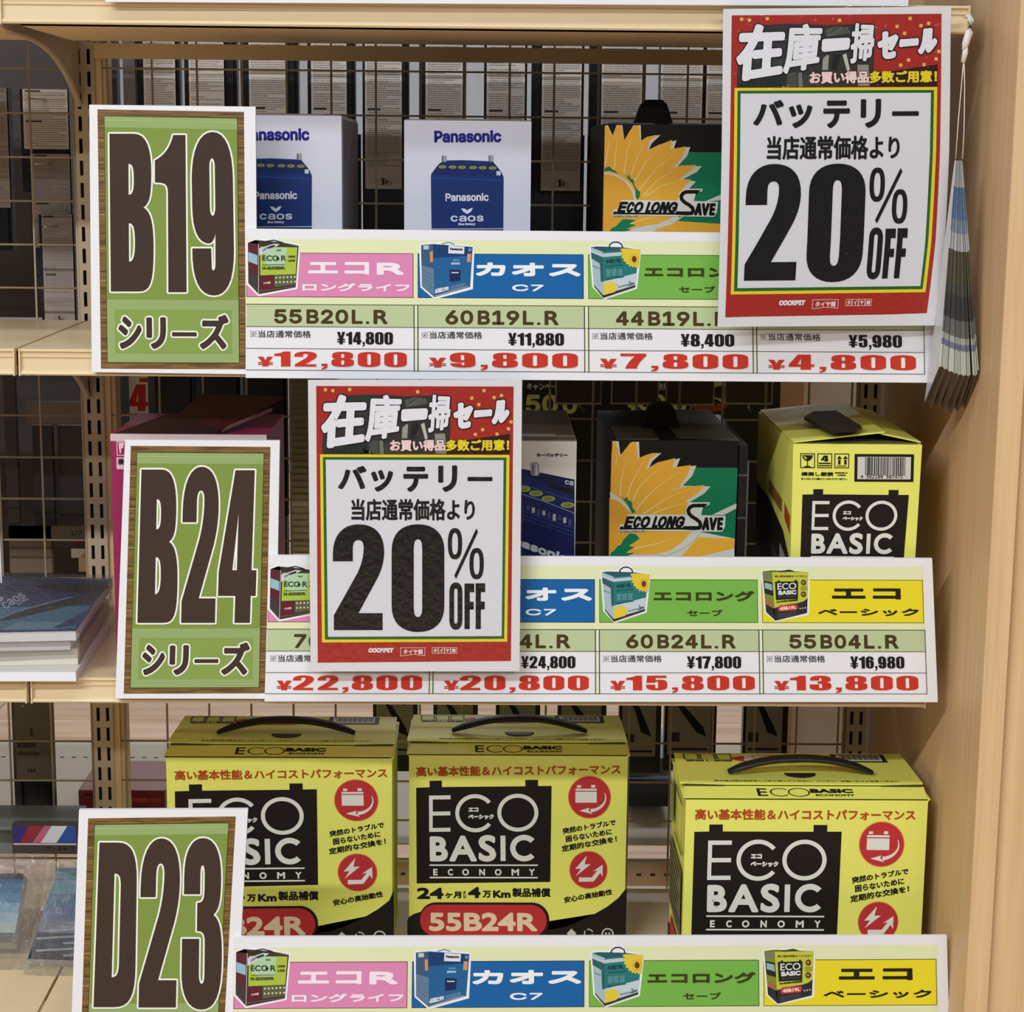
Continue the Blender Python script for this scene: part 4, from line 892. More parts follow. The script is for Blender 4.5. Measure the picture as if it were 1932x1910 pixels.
def eco_front(pr, num='55B24R'):
    pr.txt('高い基本性能＆ハイコストパフォーマンス', [(150, 455), (1808, 440), (1808, 520), (150, 536)], BRI, 2, 3.0)
    # black wave at the foot
    pr.poly([(40, 1712), (70, 1682), (110, 1655), (170, 1636), (400, 1600), (1000, 1640), (1225, 1778), (1330, 1762), (1430, 1728), (1500, 1690), (1600, 1648), (1700, 1590), (1790, 1520), (1890, 1432), (1890, 2400), (40, 2400)], INK_Y, 1)
    def pill(x0, y0, x1, y1, r, c, l):
        pts = []
        for cx, cy, a0 in ((x1 - r, y0 + r, -90), (x1 - r, y1 - r, 0), (x0 + r, y1 - r, 90), (x0 + r, y0 + r, 180)):
            pts += [(cx + r * math.cos(math.radians(a0 + k * 10)), cy + r * math.sin(math.radians(a0 + k * 10))) for k in range(10)]
        pr.poly(pts, c, l)
    pill(160, 1556, 1228, 1850, 140, INK_Y, 3); pill(166, 1574, 1206, 1834, 128, REDI, 4)
    pr.txt(num, (240, 1638, 1130, 1792), (236, 214, 178), 5, 9)
    eco_logo(pr, 2)
    pr.txt('24', (143, 1436, 362, 1530), INK_Y, 2, 7); pr.txt('ヶ月', (375, 1468, 507, 1523), INK_Y, 2, 3.2); pr.txt('ま', (522, 1462, 546, 1490), INK_Y, 2, .8); pr.txt('たは', (522, 1494, 548, 1522), INK_Y, 2, .8)
    pr.txt('4', (562, 1430, 666, 1521), INK_Y, 2, 7); pr.txt('万', (683, 1460, 752, 1518), INK_Y, 2, 3.4); pr.txt('Km', (768, 1458, 912, 1519), INK_Y, 2, 5); pr.txt('製品補償', (926, 1438, 1238, 1512), INK_Y, 2, 3.2)
    for cx, cy, r in ((1557, 703, 168), (1548, 1290, 150)): pr.disc(cx, cy, r + 6, r + 4, (226, 140, 70), 2, 48); pr.disc(cx, cy, r, r - 2, REDI, 3, 48)
    pr.rect(1443, 634, 1615, 650, OFFW, 4); pr.rect(1443, 658, 1615, 746, OFFW, 4); pr.rect(1456, 606, 1488, 626, OFFW, 4); pr.rect(1570, 604, 1603, 626, OFFW, 4)
    pts = []; ws = []
    for k in range(17):
        t = k / 16; a = math.radians(-22 + t * 108); pts.append((1560 + 128 * math.cos(a) - 4 * t, 705 + 98 * math.sin(a) + 8 * t)); ws.append(5 + 24 * t)
    pr.band(pts, ws, OFFW, 4); pr.poly([(1472, 811), (1558, 786), (1548, 806), (1582, 838)], OFFW, 4.4)
    pr.poly([(1535, 1172), (1440, 1282), (1486, 1278), (1445, 1340), (1568, 1242), (1518, 1244)], OFFW, 4)
    pr.poly([(1470, 1350), (1575, 1350), (1622, 1292), (1584, 1300), (1664, 1246), (1664, 1344), (1644, 1312), (1592, 1383), (1470, 1386)], OFFW, 4)
    for s_, q in (('突然のトラブルで', [(1337, 952), (1765, 880), (1770, 928), (1342, 1002)]), ('困らないために', [(1362, 1016), (1735, 955), (1740, 1004), (1366, 1068)]), ('定期的な交換を！', [(1328, 1093), (1775, 1012), (1780, 1062), (1333, 1147)]), ('安心の高始動性', [(1348, 1510), (1740, 1442), (1744, 1490), (1352, 1562)])):
        pr.txt(s_, q, INK_Y, 2, 2.2)
    pr.poly([(1410, 1768), (1450, 1808), (1410, 1848), (1370, 1808)], (200, 198, 190), 3); pr.arc(1550, 1808, 34, 34, 9, 10, 100, (200, 198, 190), 3); pr.arc(1550, 1808, 34, 34, 9, 130, 220, (200, 198, 190), 3); pr.arc(1550, 1808, 34, 34, 9, 250, 340, (200, 198, 190), 3)
    pr.arc(1705, 1812, 44, 44, 11, 0, 360, (200, 198, 190), 3); pr.disc(1692, 1806, 8, 8, (200, 198, 190), 3, 12); pr.disc(1718, 1806, 8, 8, (200, 198, 190), 3, 12)
def box_front(x0, x1, yf, zt, zl): return [(x0, yf, zt), (x1, yf, zt), (x1, yf, zl), (x0, yf, zl)]
def big_carton(label, cr, facepx, Yf, depth, pre, num, toppx, lean=0):
    """facepx: TL,TR,BR,BL of the printed front in crop units (lower two anywhere down the face)"""
    q = [cr(*p) for p in facepx]; a, b = P(*q[0], Yf), P(*q[1], Yf); c = P((q[2][0] + q[3][0]) / 2, (q[2][1] + q[3][1]) / 2, Yf)
    x0, x1, zt, zl = a[0], b[0], (a[2] + b[2]) / 2, c[2]
    root = thing('battery_carton', label, 'carton', ((x0 + x1) / 2, Yf + depth / 2, Z3), 'large yellow-green cartons on the lowest shelf')
    g = G(); e = .0025; g.prism([(x0 + e, Yf, Z3), (x0 + e, Yf, zt - e), (x0, Yf, zt), (x1, Yf, zt), (x1 - e, Yf, zt - e), (x1 - e, Yf, Z3)], (0, depth, 0)); g.obj('body', YEL, root)
    fr = Fr(facepx, box_front(x0, x1, Yf, zt, zl), pre); fr.n = np.array([0, -1., 0])
    pr = Print(fr); eco_front(pr, num); pr.V = [(min(x1 - .0006, max(x0 + .0006, v[0])), v[1], max(v[2], Z3 + .0006)) for v in pr.V]; pr.build('printed_front', root)
    # front top flap strip, then the tucked lid over it with slots at its corners
    ys = Yf + .028; h = .004
    g = G(); g.prism([(x0 + .001, Yf, zt), (x0 + .003, ys, zt + h), (x0 + .003, ys, zt + h - .0012), (x0 + .001, Yf, zt - .0012)], (x1 - x0 - .004, 0, 0)); g.obj('front_flap', YEL, root)
    zl2 = zt + h
    g = G(); g.prism([(x0 - .001, ys + .004, zl2 + .001), (x0 + .045, ys + .0005, zl2 + .001), (x1 - .045, ys + .0005, zl2 + .001), (x1 - .001, ys + .004, zl2 + .001), (x1 - .003, Yf + depth, zl2 + .0006), (x0 + .003, Yf + depth, zl2 + .0006)], (0, 0, .0014)); ld = g.obj('lid_flap', YEL, root)
    g = G()
    for xa, xb in ((x0 + .003, x0 + .045), (x1 - .045, x1 - .003)): g.box((xa, ys - .001, zt + h - .0006), (xb, ys + .003, zt + h + .0008))
    g.obj('corner_slot', SLOT, ld)
    # print on the strip and the lid
    L_ = x1 - x0; fs = Fr([(0, 0), (100, 0), (100, 12), (0, 12)], [(x0, ys, zt + h), (x1, ys, zt + h), (x1, Yf, zt), (x0, Yf, zt)])
    pr = Print(fs); pr.txt('E', (30.5, 2.4, 34.6, 9.6), INK_Y, 1, .14); pr.arc(39.8, 6, 3.8, 3.6, .65, 40, 320, INK_Y, 1, 24); pr.arc(47.5, 6, 4.2, 3.7, .65, 0, 360, INK_Y, 1, 30)
    pr.txt('BASIC', (52.2, 2.6, 69.8, 6.6), INK_Y, 1, .4); pr.txt('ECONOMY', (54, 7.6, 69.8, 9.6), INK_Y, 1, .12); pr.build('printed_strip', root)
    zz = zl2 + .0024; yb_ = Yf + depth
    fl = Fr([(0, 0), (100, 0), (100, 50), (0, 50)], [(x0, yb_, zz), (x1, yb_, zz), (x1, ys, zz), (x0, ys, zz)])
    pr = Print(fl); pr.txt('持ち運ぶ時は取手をしっかり持ってください、バッテリーは重いのでご注意ください', (14, 44.6, 90, 46.8), (90, 88, 40), 1, .1)
    pr.poly([(38 + 19 * math.cos(math.radians(a)) * 1.0 + 6, 10 + 6.5 * math.sin(math.radians(a))) for a in range(0, 360, 12)], REDI, 1); pr.txt(num[:-1] + 'L' if num[-1] == 'L' else num, (30, 5, 58, 14), OFFW, 2, .8)
    pr.rect(68, 2, 91, 15, INK_Y, 1)
    pr.rect(70, 3.5, 89, 13.5, (210, 212, 200), 2)
    for k in range(22): pr.rect(71.5 + k * .78, 4, 71.5 + k * .78 + (.5 if k % 3 else .28), 11.5, INK_Y, 3)
    for k in range(3): pr.line([(5 + k * 7, 2), (11 + k * 7, 2), (11 + k * 7, 11), (5 + k * 7, 11)], .6, (70, 68, 34), 1, True)
    pr.txt('横倒し厳禁', (5, 12, 25, 14.5), (70, 68, 34), 1, .2); pr.build('printed_lid', ld)
    # strap handle rising through the lid, with its half-round finger notch
    cx = (x0 + x1) / 2 + .002; cy = Yf + .064; hw = .076
    n = 22; pts = []
    for i in range(n + 1):
        t = -1 + 2 * i / n; pts.append((cx + t * hw, cy - .006 + .012 * abs(t) ** 2 * 0, zz + .0030 + .015 * (1 - abs(t) ** 2.2)))
    g = G(); g.tube(pts, .0052, 8, (1.25, .42), up=(0, 1, 0)) if False else g.tube(pts, [.0034 + .0024 * min(1, 3.2 * math.sin(PI * i / n)) for i in range(n + 1)], 8, (1.5, .62)); g.obj('handle_strap', DARK, root, True)
    g = G(); V = [(cx + .0165 * math.cos(PI * k / 12), cy - .004 - .013 * math.sin(PI * k / 12), zz + .0001) for k in range(13)]; g.prism(V[::-1], (0, 0, .0012)); g.obj('finger_notch', DARK, ld)
    return root, fr
ident = None
pts7 = [(148, 625), (1250, 612), (1237, 1388), (142, 1402)]
big_carton('large yellow-green battery carton standing middle on the lowest shelf, between the two others', C7, [(75, 355), (1885, 368), (1858, 1800), (55, 1800)], .165, .132, None, '55B24R', None)
pre1 = homog(pts7, [(990, 590), (1797, 567), (1797, 1112), (985, 1135)])
big_carton('large yellow-green battery carton half hidden behind the bottom left green sign', crop(0, 1300, 3.019), [(932, 395), (2246, 380), (2240, 1390), (930, 1390)], .13, .132, pre1, '55B24R', None)
pre3 = homog([(148, 625), (1250, 612), (1135, 1352), (250, 1352)], [(255, 601), (1258, 608), (1147, 1268), (343, 1268)])
r3, fr3 = big_carton('large brightly lit yellow-green battery carton on the lowest shelf, nearest the wooden panel', crop(1240, 1400, 3.5778), [(178, 372), (1845, 398), (1815, 1300), (163, 1300)], 0.004, .132, pre3, '55B24L', None)
# left side print of the right carton
a = r3.location; x0 = float(a[0]) - .1272; zt = -.331
fs = Fr([(0, 0), (150, 0), (150, 215), (0, 215)], [(x0 + .0004, .136, zt), (x0 + .0004, .004, zt), (x0 + .0024, .004, Z3), (x0 + .0024, .136, Z3)]); fs.n = np.array([-1., 0, 0])
pr = Print(fs); pr.line([(60, 12), (140, 12), (140, 62), (60, 62)], 3, INK_Y, 1, True); pr.rect(12, 18, 48, 58, (150, 150, 70), 1); pr.rect(10, 78, 140, 150, (120, 118, 96), 1)
for k in range(8): pr.rect(16, 84 + k * 8, 130 - (k % 3) * 16, 87 + k * 8, INK_Y, 2)
pr.poly([(0, 176), (150, 160), (150, 215), (0, 215)], INK_Y, 1); pr.rect(30, 158, 140, 184, REDI, 2); pr.build('printed_side', r3)

# ---- yellow-green carton standing end-on at the right of the middle shelf
c5 = crop(1400, 760, 5.2216)
q = [c5(505, 410), c5(1775, 412), c5(1735, 1560), c5(475, 1560)]; Yf = .003
a, b, c = P(*q[0], Yf), P(*q[1], Yf), P((q[2][0] + q[3][0]) / 2, q[2][1], Yf); x0, x1, zt, zl = a[0], b[0], (a[2] + b[2]) / 2, c[2]; dp = .243
root = thing('battery_carton', 'yellow-green battery carton standing end-on on the middle shelf, its barcode facing out', 'carton', ((x0 + x1) / 2, Yf + dp / 2, Z2))
g = G(); g.prism([(x0 + .003, Yf, Z2), (x0, Yf, zt), (x1, Yf, zt), (x1 - .003, Yf, Z2)], (0, dp, 0)); g.obj('body', YEL, root)
fr = Fr([(505, 410), (1775, 412), (1735, 1560), (475, 1560)], [(x0, Yf, zt), (x1, Yf, zt), (x1 - .0015, Yf, zl), (x0 + .0015, Yf, zl)]); fr.n = np.array([0, -1., 0])
pr = Print(fr)
for k in range(3): x = 572 + k * 169; pr.line([(x + 5, 506), (x + 143, 506), (x + 143, 642), (x + 5, 642)], 9, INK_Y, 1, True)
pr.poly([(592, 520), (700, 520), (690, 552), (668, 572), (650, 578), (650, 622), (680, 632), (680, 638), (610, 638), (610, 632), (640, 622), (640, 578), (618, 570), (600, 552)], INK_Y, 1); pr.poly([(604, 524), (640, 548), (626, 562)], YEL, 2)
pr.glyph(heavy('4'), [(778, 522), (856, 522), (856, 582), (778, 582)], INK_Y, 1); pr.rect(756, 592, 874, 606, INK_Y, 1); pr.rect(756, 616, 874, 628, INK_Y, 1)
for x in (950, 1010): pr.poly([(x + 10, 522), (x + 36, 556), (x - 14, 556)], INK_Y, 1); pr.rect(x - 2, 562, x + 22, 610, INK_Y, 1)
pr.rect(934, 620, 1032, 628, INK_Y, 1); pr.txt('横倒し厳禁', (582, 684, 902, 726), INK_Y, 1, 2.2); pr.txt('開閉部は', (918, 684, 1044, 700), INK_Y, 1, 1); pr.txt('天地無用', (940, 706, 1022, 724), INK_Y, 1, .8); pr.txt('倒したり逆さにすると液漏れすることがありますのでご注意下さい。', (582, 742, 1040, 764), INK_Y, 1, .8)
pr.rect(1110, 505, 1698, 778, INK_Y, 1); pr.rect(1140, 532, 1668, 752, (206, 206, 200), 2)
R = random.Random(3); x = 1214
while x < 1608:
    w = R.choice([3, 3, 5, 8, 11]); pr.rect(x, 536, x + w, 712 if x < 1600 else 722, INK_Y, 3); x += w + R.choice([3, 4, 6, 9])
pr.txt('4 562180 587475', (1172, 710, 1590, 744), INK_Y, 3, 1, 'm')
pr.T = homog([(148, 625), (1250, 612), (1135, 1252), (250, 1252)], [(595, 907), (1655, 905), (1522, 1520), (677, 1518)]); eco_logo(pr, 2); pr.T = None
pr.build('printed_end', root)
fs = Fr([(0, 0), (240, 0), (240, 240), (0, 240)], [(x0, Yf + dp, zt), (x0, Yf, zt), (x0 + .003, Yf, Z2), (x0 + .003, Yf + dp, Z2)]); fs.n = np.array([-1., 0, 0])
pr = Print(fs); pr.poly([(0, 78), (90, 80), (190, 96), (236, 118), (236, 240), (0, 240)], INK_Y, 1); pr.poly([(196, 66), (232, 74), (232, 92), (196, 82)], BRI, 1); pr.poly([(90, 60), (180, 66), (180, 80), (90, 74)], (150, 110, 50), 1); pr.poly([(172, 112), (230, 124), (230, 142), (172, 128)], (150, 154, 150), 2)
for k in range(5): pr.poly([(176, 148 + k * 15), (226, 156 + k * 15), (226, 162 + k * 15), (176, 153 + k * 15)], (90, 92, 92), 2)
pr.poly([(118, 120), (162, 130), (162, 225), (118, 225)], (58, 60, 34), 2); pr.build('printed_side', root)
g = G(); zt2 = zt + .001
g.prism([(x0, Yf, zt2), (x1 - .035, Yf + .012, zt + .010), (x1 - .035, Yf + dp - .01, zt + .012), (x0 + .002, Yf + dp, zt2)], (0, 0, .0013)); g.obj('lid_flap', YEL, root)
g = G(); g.prism([(x1 - .04, Yf + .014, zt + .0085), (x1, Yf + .006, zt2), (x1, Yf + dp, zt2), (x1 - .04, Yf + dp - .01, zt + .0102)], (0, 0, .0012)); g.obj('side_flap', YEL, root)
g = G(); g.box((x0 + .004, Yf + .003, zt + .0002), (x1 - .004, Yf + dp - .004, zt + .0009)); g.obj('inner_flap', mat((96, 90, 50), .7, name='inside_card'), root)
g = G(); zs_ = zt + .0125; hs = [tuple(PZ(*c5(*p_), zs_)) for p_ in ((610, 170), (700, 112), (930, 105), (1180, 262), (1120, 288), (880, 300))]; g.prism(hs[::-1], (0, 0, .003)); g.obj('handle_strap', DARK, root)

# ---- sunflower cartons
SUN = (236, 176, 58); SUNL = (246, 214, 140); GRN = (14, 122, 82); SHW = (214, 212, 196); SBK = mat((26, 21, 19), .5, spec=.15, name='carton_black_print')
def logo_save(pr, t):
    """ecolong save lettering; t maps second-shelf drawing units"""
    def q(x0, y0, x1, y1, sl=0): return [t(x0 + sl, y0), t(x1 + sl, y0), t(x1, y1), t(x0, y1)]
    s = abs(t(100, 0)[0] - t(0, 0)[0]) / 100.; OW = (226, 226, 216)
    # long white backing stripe then black underline stroke
    pr.poly([t(236, 1500), t(262, 1440), t(300, 1440), t(350, 1322), t(1040, 1326), t(1040, 1236), t(1090, 1180), t(1316, 1180), t(1310, 1214), t(1240, 1226), t(1216, 1330), t(1500, 1340), t(1490, 1470), t(1460, 1524), t(250, 1512)], OW, 5)
    for ch, x0, x1 in (('E', 296, 394), ('C', 398, 480), ('O', 484, 592), ('L', 632, 700), ('O', 690, 790), ('N', 794, 892), ('G', 894, 1000)):
        pr.txt(ch, q(x0, 1342, x1, 1478, 44), SBK, 7, 10 * s, 'i')
    pr.poly([t(262, 1464), t(1180, 1458), t(1196, 1500), t(246, 1500)], SBK, 6)
    pr.poly([t(300, 1462), t(1010, 1458), t(1004, 1474), t(296, 1478)], OW, 6.5)
    S = [(1250, 1216), (1190, 1216), (1120, 1218), (1084, 1236), (1064, 1270), (1072, 1310), (1104, 1344), (1160, 1378), (1200, 1412), (1210, 1450), (1196, 1480), (1130, 1484), (1010, 1478)]
    sm = []
    for i in range(len(S) - 1):
        for k in range(4): u = k / 4; sm.append(tuple(a * (1 - u) + b * u for a, b in zip(S[i], S[i + 1])))
    sm.append(S[-1]); sm = [t(*p) for p in sm]; pr.band(sm, 42 * s, SBK, 7.4); pr.poly([t(1190, 1196), t(1300, 1196), t(1236, 1236), t(1190, 1238)], SBK, 7.5)
    for ch, x0, x1 in (('A', 1220, 1310), ('V', 1300, 1392), ('E', 1396, 1462)): pr.txt(ch, q(x0, 1356, x1, 1506, 12), SBK, 8, 11 * s, 'i')
    pr.txt('エコロングセーブ', q(252, 1508, 545, 1532), SBK, 7, 1.4 * s, 'g', 0, (3 * s, OW), 6)
def sun_box(label, cr, face, Yf, zb, dp, draw, roundleft=False):
    q = [cr(*p) for p in face]; a, b, c = P(*q[0], Yf), P(*q[1], Yf), P((q[2][0] + q[3][0]) / 2, (q[2][1] + q[3][1]) / 2, Yf); x0, x1, zt, zl = a[0], b[0], (a[2] + b[2]) / 2, c[2]
    root = thing('battery_carton', label, 'carton', ((x0 + x1) / 2, Yf + dp / 2, zb), 'sunflower cartons')
    g = G(); g.box((x0, Yf, zb), (x1, Yf + dp, zt)); g.obj('body', SBK, root)
    g = G(); g.box((x0 + .006, Yf + .006, zt), (x0 + .05, Yf + .10, zt + .0012)); g.prism([(x0 + .07, Yf + .02, zt), (x1, Yf + .002, zt), (x1 - .002, Yf + dp, zt), (x0 + .066, Yf + dp, zt)], (0, 0, .0018)); g.obj('lid_flap', mat((70, 66, 52), .5, name='olive_lid'), root)
    fr = Fr(face, box_front(x0, x1, Yf, zt, zl)); fr.n = np.array([0, -1., 0]); pr = Print(fr); draw(pr); pr.build('printed_front', root)
    g = G(); cx = (x0 + x1) / 2 - .006; g.prism([(cx - .021, Yf + .09, zt + .001), (cx + .021, Yf + .09, zt + .001), (cx + .014, Yf + .092, zt + .022), (cx + .009, Yf + .094, zt + .027), (cx - .007, Yf + .094, zt + .027), (cx - .013, Yf + .092, zt + .022)], (0, .02, 0)); g.obj('carry_loop', mat((14, 12, 12), .8, name='black_web'), root)
    return root, (x0, x1, zt, fr)
def petals(pr, P_, sh, cols=None):
    for p, w in sh: pr.poly(w, SHW, 2.2)
def art2(pr):
    pr.poly([(1085, 770), (1640, 780), (1605, 1600), (1000, 1590), (900, 1000)], GRN, 1.2)
    pr.poly([(126, 1825), (160, 440), (235, 445), (258, 610), (400, 455), (480, 455), (490, 655), (560, 620), (750, 592), (640, 690), (590, 790), (720, 720), (970, 658), (930, 765), (1160, 748), (1110, 870), (1000, 985), (1325, 995), (1250, 1080), (1080, 1180), (1200, 1220), (1220, 1530), (1600, 1605), (1600, 1835), (126, 1835)], SHW, 1.8)
    pr.poly([(126, 1825), (150, 600), (165, 450), (205, 440), (245, 640), (300, 560), (380, 460), (445, 457), (462, 660), (540, 622), (640, 592), (710, 592), (610, 670), (556, 790), (700, 706), (915, 655), (870, 770), (1095, 740), (1050, 870), (960, 985), (1000, 1000), (1255, 978), (1180, 1070), (1040, 1160), (1060, 1190), (1080, 1340), (1090, 1540), (1000, 1640), (820, 1770), (700, 1790), (360, 1800), (126, 1835)], SUN, 2.6)
    pr.poly([(830, 1048), (985, 1010), (1000, 1000), (900, 1022)], SHW, 3)
    # pale petal ribs
    for pts in ([(340, 640), (300, 760), (270, 920), (254, 1100)], [(560, 650), (470, 800), (390, 960), (345, 1110)], [(760, 755), (610, 870), (480, 1010), (412, 1150)], [(980, 820), (760, 950), (580, 1110), (450, 1270)], [(1090, 1020), (860, 1110), (680, 1220), (540, 1315)], [(1080, 1195), (880, 1225), (740, 1270), (640, 1320)], [(205, 560), (215, 640), (200, 720)], [(880, 1605), (760, 1650), (600, 1690), (420, 1730)]):
        sm = []
        for i in range(len(pts) - 1):
            for k in range(4): u = k / 4; sm.append((pts[i][0] * (1 - u) + pts[i + 1][0] * u, pts[i][1] * (1 - u) + pts[i + 1][1] * u))
        sm.append(pts[-1]); n = len(sm); pr.band(sm, [3 + 14 * (i / n) for i in range(n)], SUNL, 3.4)
    pr.poly([(132, 1050), (200, 1092), (270, 1142), (340, 1212), (396, 1300), (372, 1300), (310, 1230), (240, 1160), (140, 1130)], SHW, 4)
    pr.poly([(128, 1120), (240, 1160), (330, 1250), (372, 1320), (380, 1560), (300, 1700), (126, 1825)], (232, 166, 52), 3.8)
    pr.poly([(270, 1100), (300, 1130), (330, 1125), (345, 1110), (350, 1150), (395, 1165), (405, 1240), (440, 1290), (400, 1310), (370, 1240), (330, 1180), (295, 1140)], GRN, 4.6)
    pr.poly([(124, 1825), (160, 1770), (200, 1740), (225, 1700), (270, 1680), (300, 1620), (350, 1570), (380, 1545), (450, 1555), (490, 1605), (430, 1650), (360, 1690), (430, 1710), (360, 1750), (330, 1780), (435, 1775), (340, 1815), (210, 1830)], GRN, 4.6)
    pr.poly([(1000, 1800), (1180, 1590), (1605, 1605), (1598, 1725), (1140, 1835), (900, 1835)], SUN, 4)
    pr.poly([(680, 1790), (820, 1760), (960, 1690), (1080, 1600), (1150, 1530), (1218, 1535), (1120, 1640), (980, 1740), (800, 1812)], SHW, 4.4)
    pr.poly([(1340, 1330), (1480, 1260), (1624, 1195), (1622, 1255), (1480, 1330)], SHW, 4.4); pr.poly([(1120, 1835), (1600, 1718), (1598, 1835)], SHW, 4.6)
    logo_save(pr, lambda x, y: (x, y))
c3 = crop(1130, 760, 6.2633); c4 = crop(1110, 200, 7.43)
r, inf = sun_box('black carton with sunflower print in the middle of the middle shelf', c3, [(140, 432), (1650, 470), (1606, 1835), (122, 1835)], .09, Z2, .24, art2)
# clear tape strap down its right side
x0, x1, zt, fr = inf
g = G(); g.box((x1 + .001, .088, Z2 + .001), (x1 + .010, .33, zt - .004)); g.obj('side_sleeve', mat((30, 28, 28), .18, name='black_gloss_sleeve'), r)
g = G()
for k in range(4): g.box((x1 + .0008, .0872, Z2 + .06 + k * .045), (x1 + .0112, .0886, Z2 + .0615 + k * .045))
g.box((x1 + .0095, .0868, Z2 + .01), (x1 + .0112, .0886, zt - .02)); g.obj('sleeve_ridge', mat((90, 90, 88), .25, name='grey_gloss'), r)
def art1(pr):
    pr.poly([(1200, 640), (1990, 650), (1990, 1650), (1300, 1610), (1100, 900)], GRN, 1.2)
    pr.poly([(210, 1790), (232, 270), (275, 262), (345, 405), (400, 262), (480, 262), (512, 470), (640, 268), (742, 265), (752, 490), (850, 430), (1025, 402), (900, 520), (862, 605), (1000, 540), (1250, 478), (1215, 590), (1445, 572), (1400, 700), (1265, 845), (1612, 838), (1540, 920), (1350, 1020), (1535, 1050), (1460, 1130), (1300, 1300), (1300, 1790)], SHW, 1.8)
    pr.poly([(210, 1790), (232, 280), (262, 270), (345, 410), (398, 275), (462, 264), (512, 470), (590, 340), (660, 270), (718, 268), (738, 490), (830, 430), (975, 400), (880, 480), (830, 630), (960, 560), (1190, 470), (1160, 600), (1385, 565), (1330, 720), (1210, 850), (1120, 885), (1300, 830), (1535, 820), (1440, 910), (1290, 1020), (1460, 1020), (1380, 1120), (1280, 1300), (1200, 1560), (1000, 1650), (700, 1700), (420, 1790)], SUN, 2.6)
    for pts in ([(290, 440), (280, 600), (240, 830)], [(415, 420), (390, 640), (372, 880)], [(625, 420), (550, 640), (512, 950)], [(820, 490), (700, 700), (612, 960)], [(1040, 580), (850, 740), (670, 1040)], [(1240, 660), (980, 860), (720, 1190)], [(1230, 900), (1000, 1020), (790, 1250)], [(1300, 1055), (1050, 1110), (830, 1260)], [(1000, 1550), (800, 1590), (600, 1660)]):
        sm = []
        for i in range(len(pts) - 1):
            for k in range(4): u = k / 4; sm.append((pts[i][0] * (1 - u) + pts[i + 1][0] * u, pts[i][1] * (1 - u) + pts[i + 1][1] * u))
        sm.append(pts[-1]); n = len(sm); pr.band(sm, [4 + 16 * (i / n) for i in range(n)], SUNL, 3.4)
    ring = [(220 + 455 * math.sin(math.radians(a)), 1340 - 405 * math.cos(math.radians(a))) for a in range(0, 92, 6)]
    pr.band(ring, 30, SHW, 3.8); pr.poly([(212, 1790)] + [(215, 1340)] + [(220 + 440 * math.sin(math.radians(a)), 1340 - 390 * math.cos(math.radians(a))) for a in range(0, 100, 6)] + [(560, 1600), (300, 1780)], (230, 168, 54), 3.6)
    pr.poly([(225, 905), (240, 860), (298, 835), (340, 880), (380, 895), (430, 945), (380, 925), (300, 900)], GRN, 4.4)
    pr.poly([(520, 960), (560, 990), (580, 950), (600, 1000), (650, 1030), (660, 1090), (690, 1150), (745, 1195), (740, 1260), (712, 1305), (680, 1270), (680, 1180), (640, 1090), (590, 1030)], GRN, 4.4)
    pr.poly([(280, 1790), (340, 1720), (400, 1690), (450, 1640), (500, 1590), (600, 1590), (690, 1600), (590, 1650), (690, 1670), (560, 1720), (620, 1740), (480, 1770)], GRN, 4.4)
    pr.poly([(1000, 1720), (1300, 1610), (1990, 1650), (1990, 1790), (900, 1790)], SUN, 4); pr.poly([(960, 1690), (1180, 1600), (1380, 1540), (1200, 1660), (1020, 1720)], SHW, 4.4); pr.poly([(1640, 1340), (1990, 1190), (1990, 1300)], SHW, 4.4)
    # map second-shelf lettering units onto this face
    k = 1.2245
    logo_save(pr, lambda x, y: (350 + (x - 245) * k * .976, 1158 + (y - 1185) * 1.145))
r, inf = sun_box('black carton with sunflower print on the upper shelf, partly behind the right-hand poster', c4, [(226, 240), (1990, 275), (1990, 1790), (206, 1790)], .085, Z1, .24, art1)

# ---- white cartons with a blue battery picture
BLU = (20, 46, 104); WH = mat((206, 208, 222), .4, name='white_gloss_card')
def art_pan(pr, full=True):
    pr.txt('Panasonic', (540, 742, 922, 812), (30, 26, 124), 2, 4.2, 'i')
    pr.poly([(520, 990), (560, 938), (590, 914), (700, 912), (872, 920), (920, 980), (932, 1010), (932, 1040), (924, 1420), (518, 1420), (518, 1010)], BLU, 2)
    pr.poly([(530, 985), (575, 925), (870, 930), (915, 985), (905, 1000), (530, 990)], (20, 38, 92), 3)
    for x in (595, 862): pr.rect(x - 13, 886, x + 13, 922, (150, 152, 160), 4); pr.rect(x - 13, 886, x - 6, 922, (90, 92, 104), 5)
    for k, x in enumerate((585, 642, 696, 760, 814, 870)): pr.disc(x, 950 + k * 1.6, 22, 9, (150, 152, 60), 4, 16); pr.disc(x, 950 + k * 1.6, 14, 5, (110, 116, 60), 5, 12)
    pr.rect(892, 976, 916, 1000, (190, 196, 200), 4); pr.line([(528, 1012), (928, 1030)], 4, (40, 78, 160), 3)
    pr.txt('Panasonic', (600, 1100, 846, 1146), (214, 214, 222), 3, 2.2, 'i')
    pr.poly([(722, 1220), (700, 1205), (688, 1186), (712, 1190), (722, 1200), (734, 1190), (756, 1184), (744, 1206)], (214, 220, 230), 3)
    for ch, x0, x1 in (('c', 628, 668), ('a', 676, 718), ('o', 724, 770), ('s', 776, 815)): pr.txt(ch, (x0, 1228, x1, 1262), (206, 214, 230), 3, 1.6, 'i')
    pr.txt('Blue Battery', (672, 1270, 768, 1286), (206, 214, 230), 3, .9, 'i'); pr.rect(518, 1302, 926, 1306, (200, 206, 216), 3)
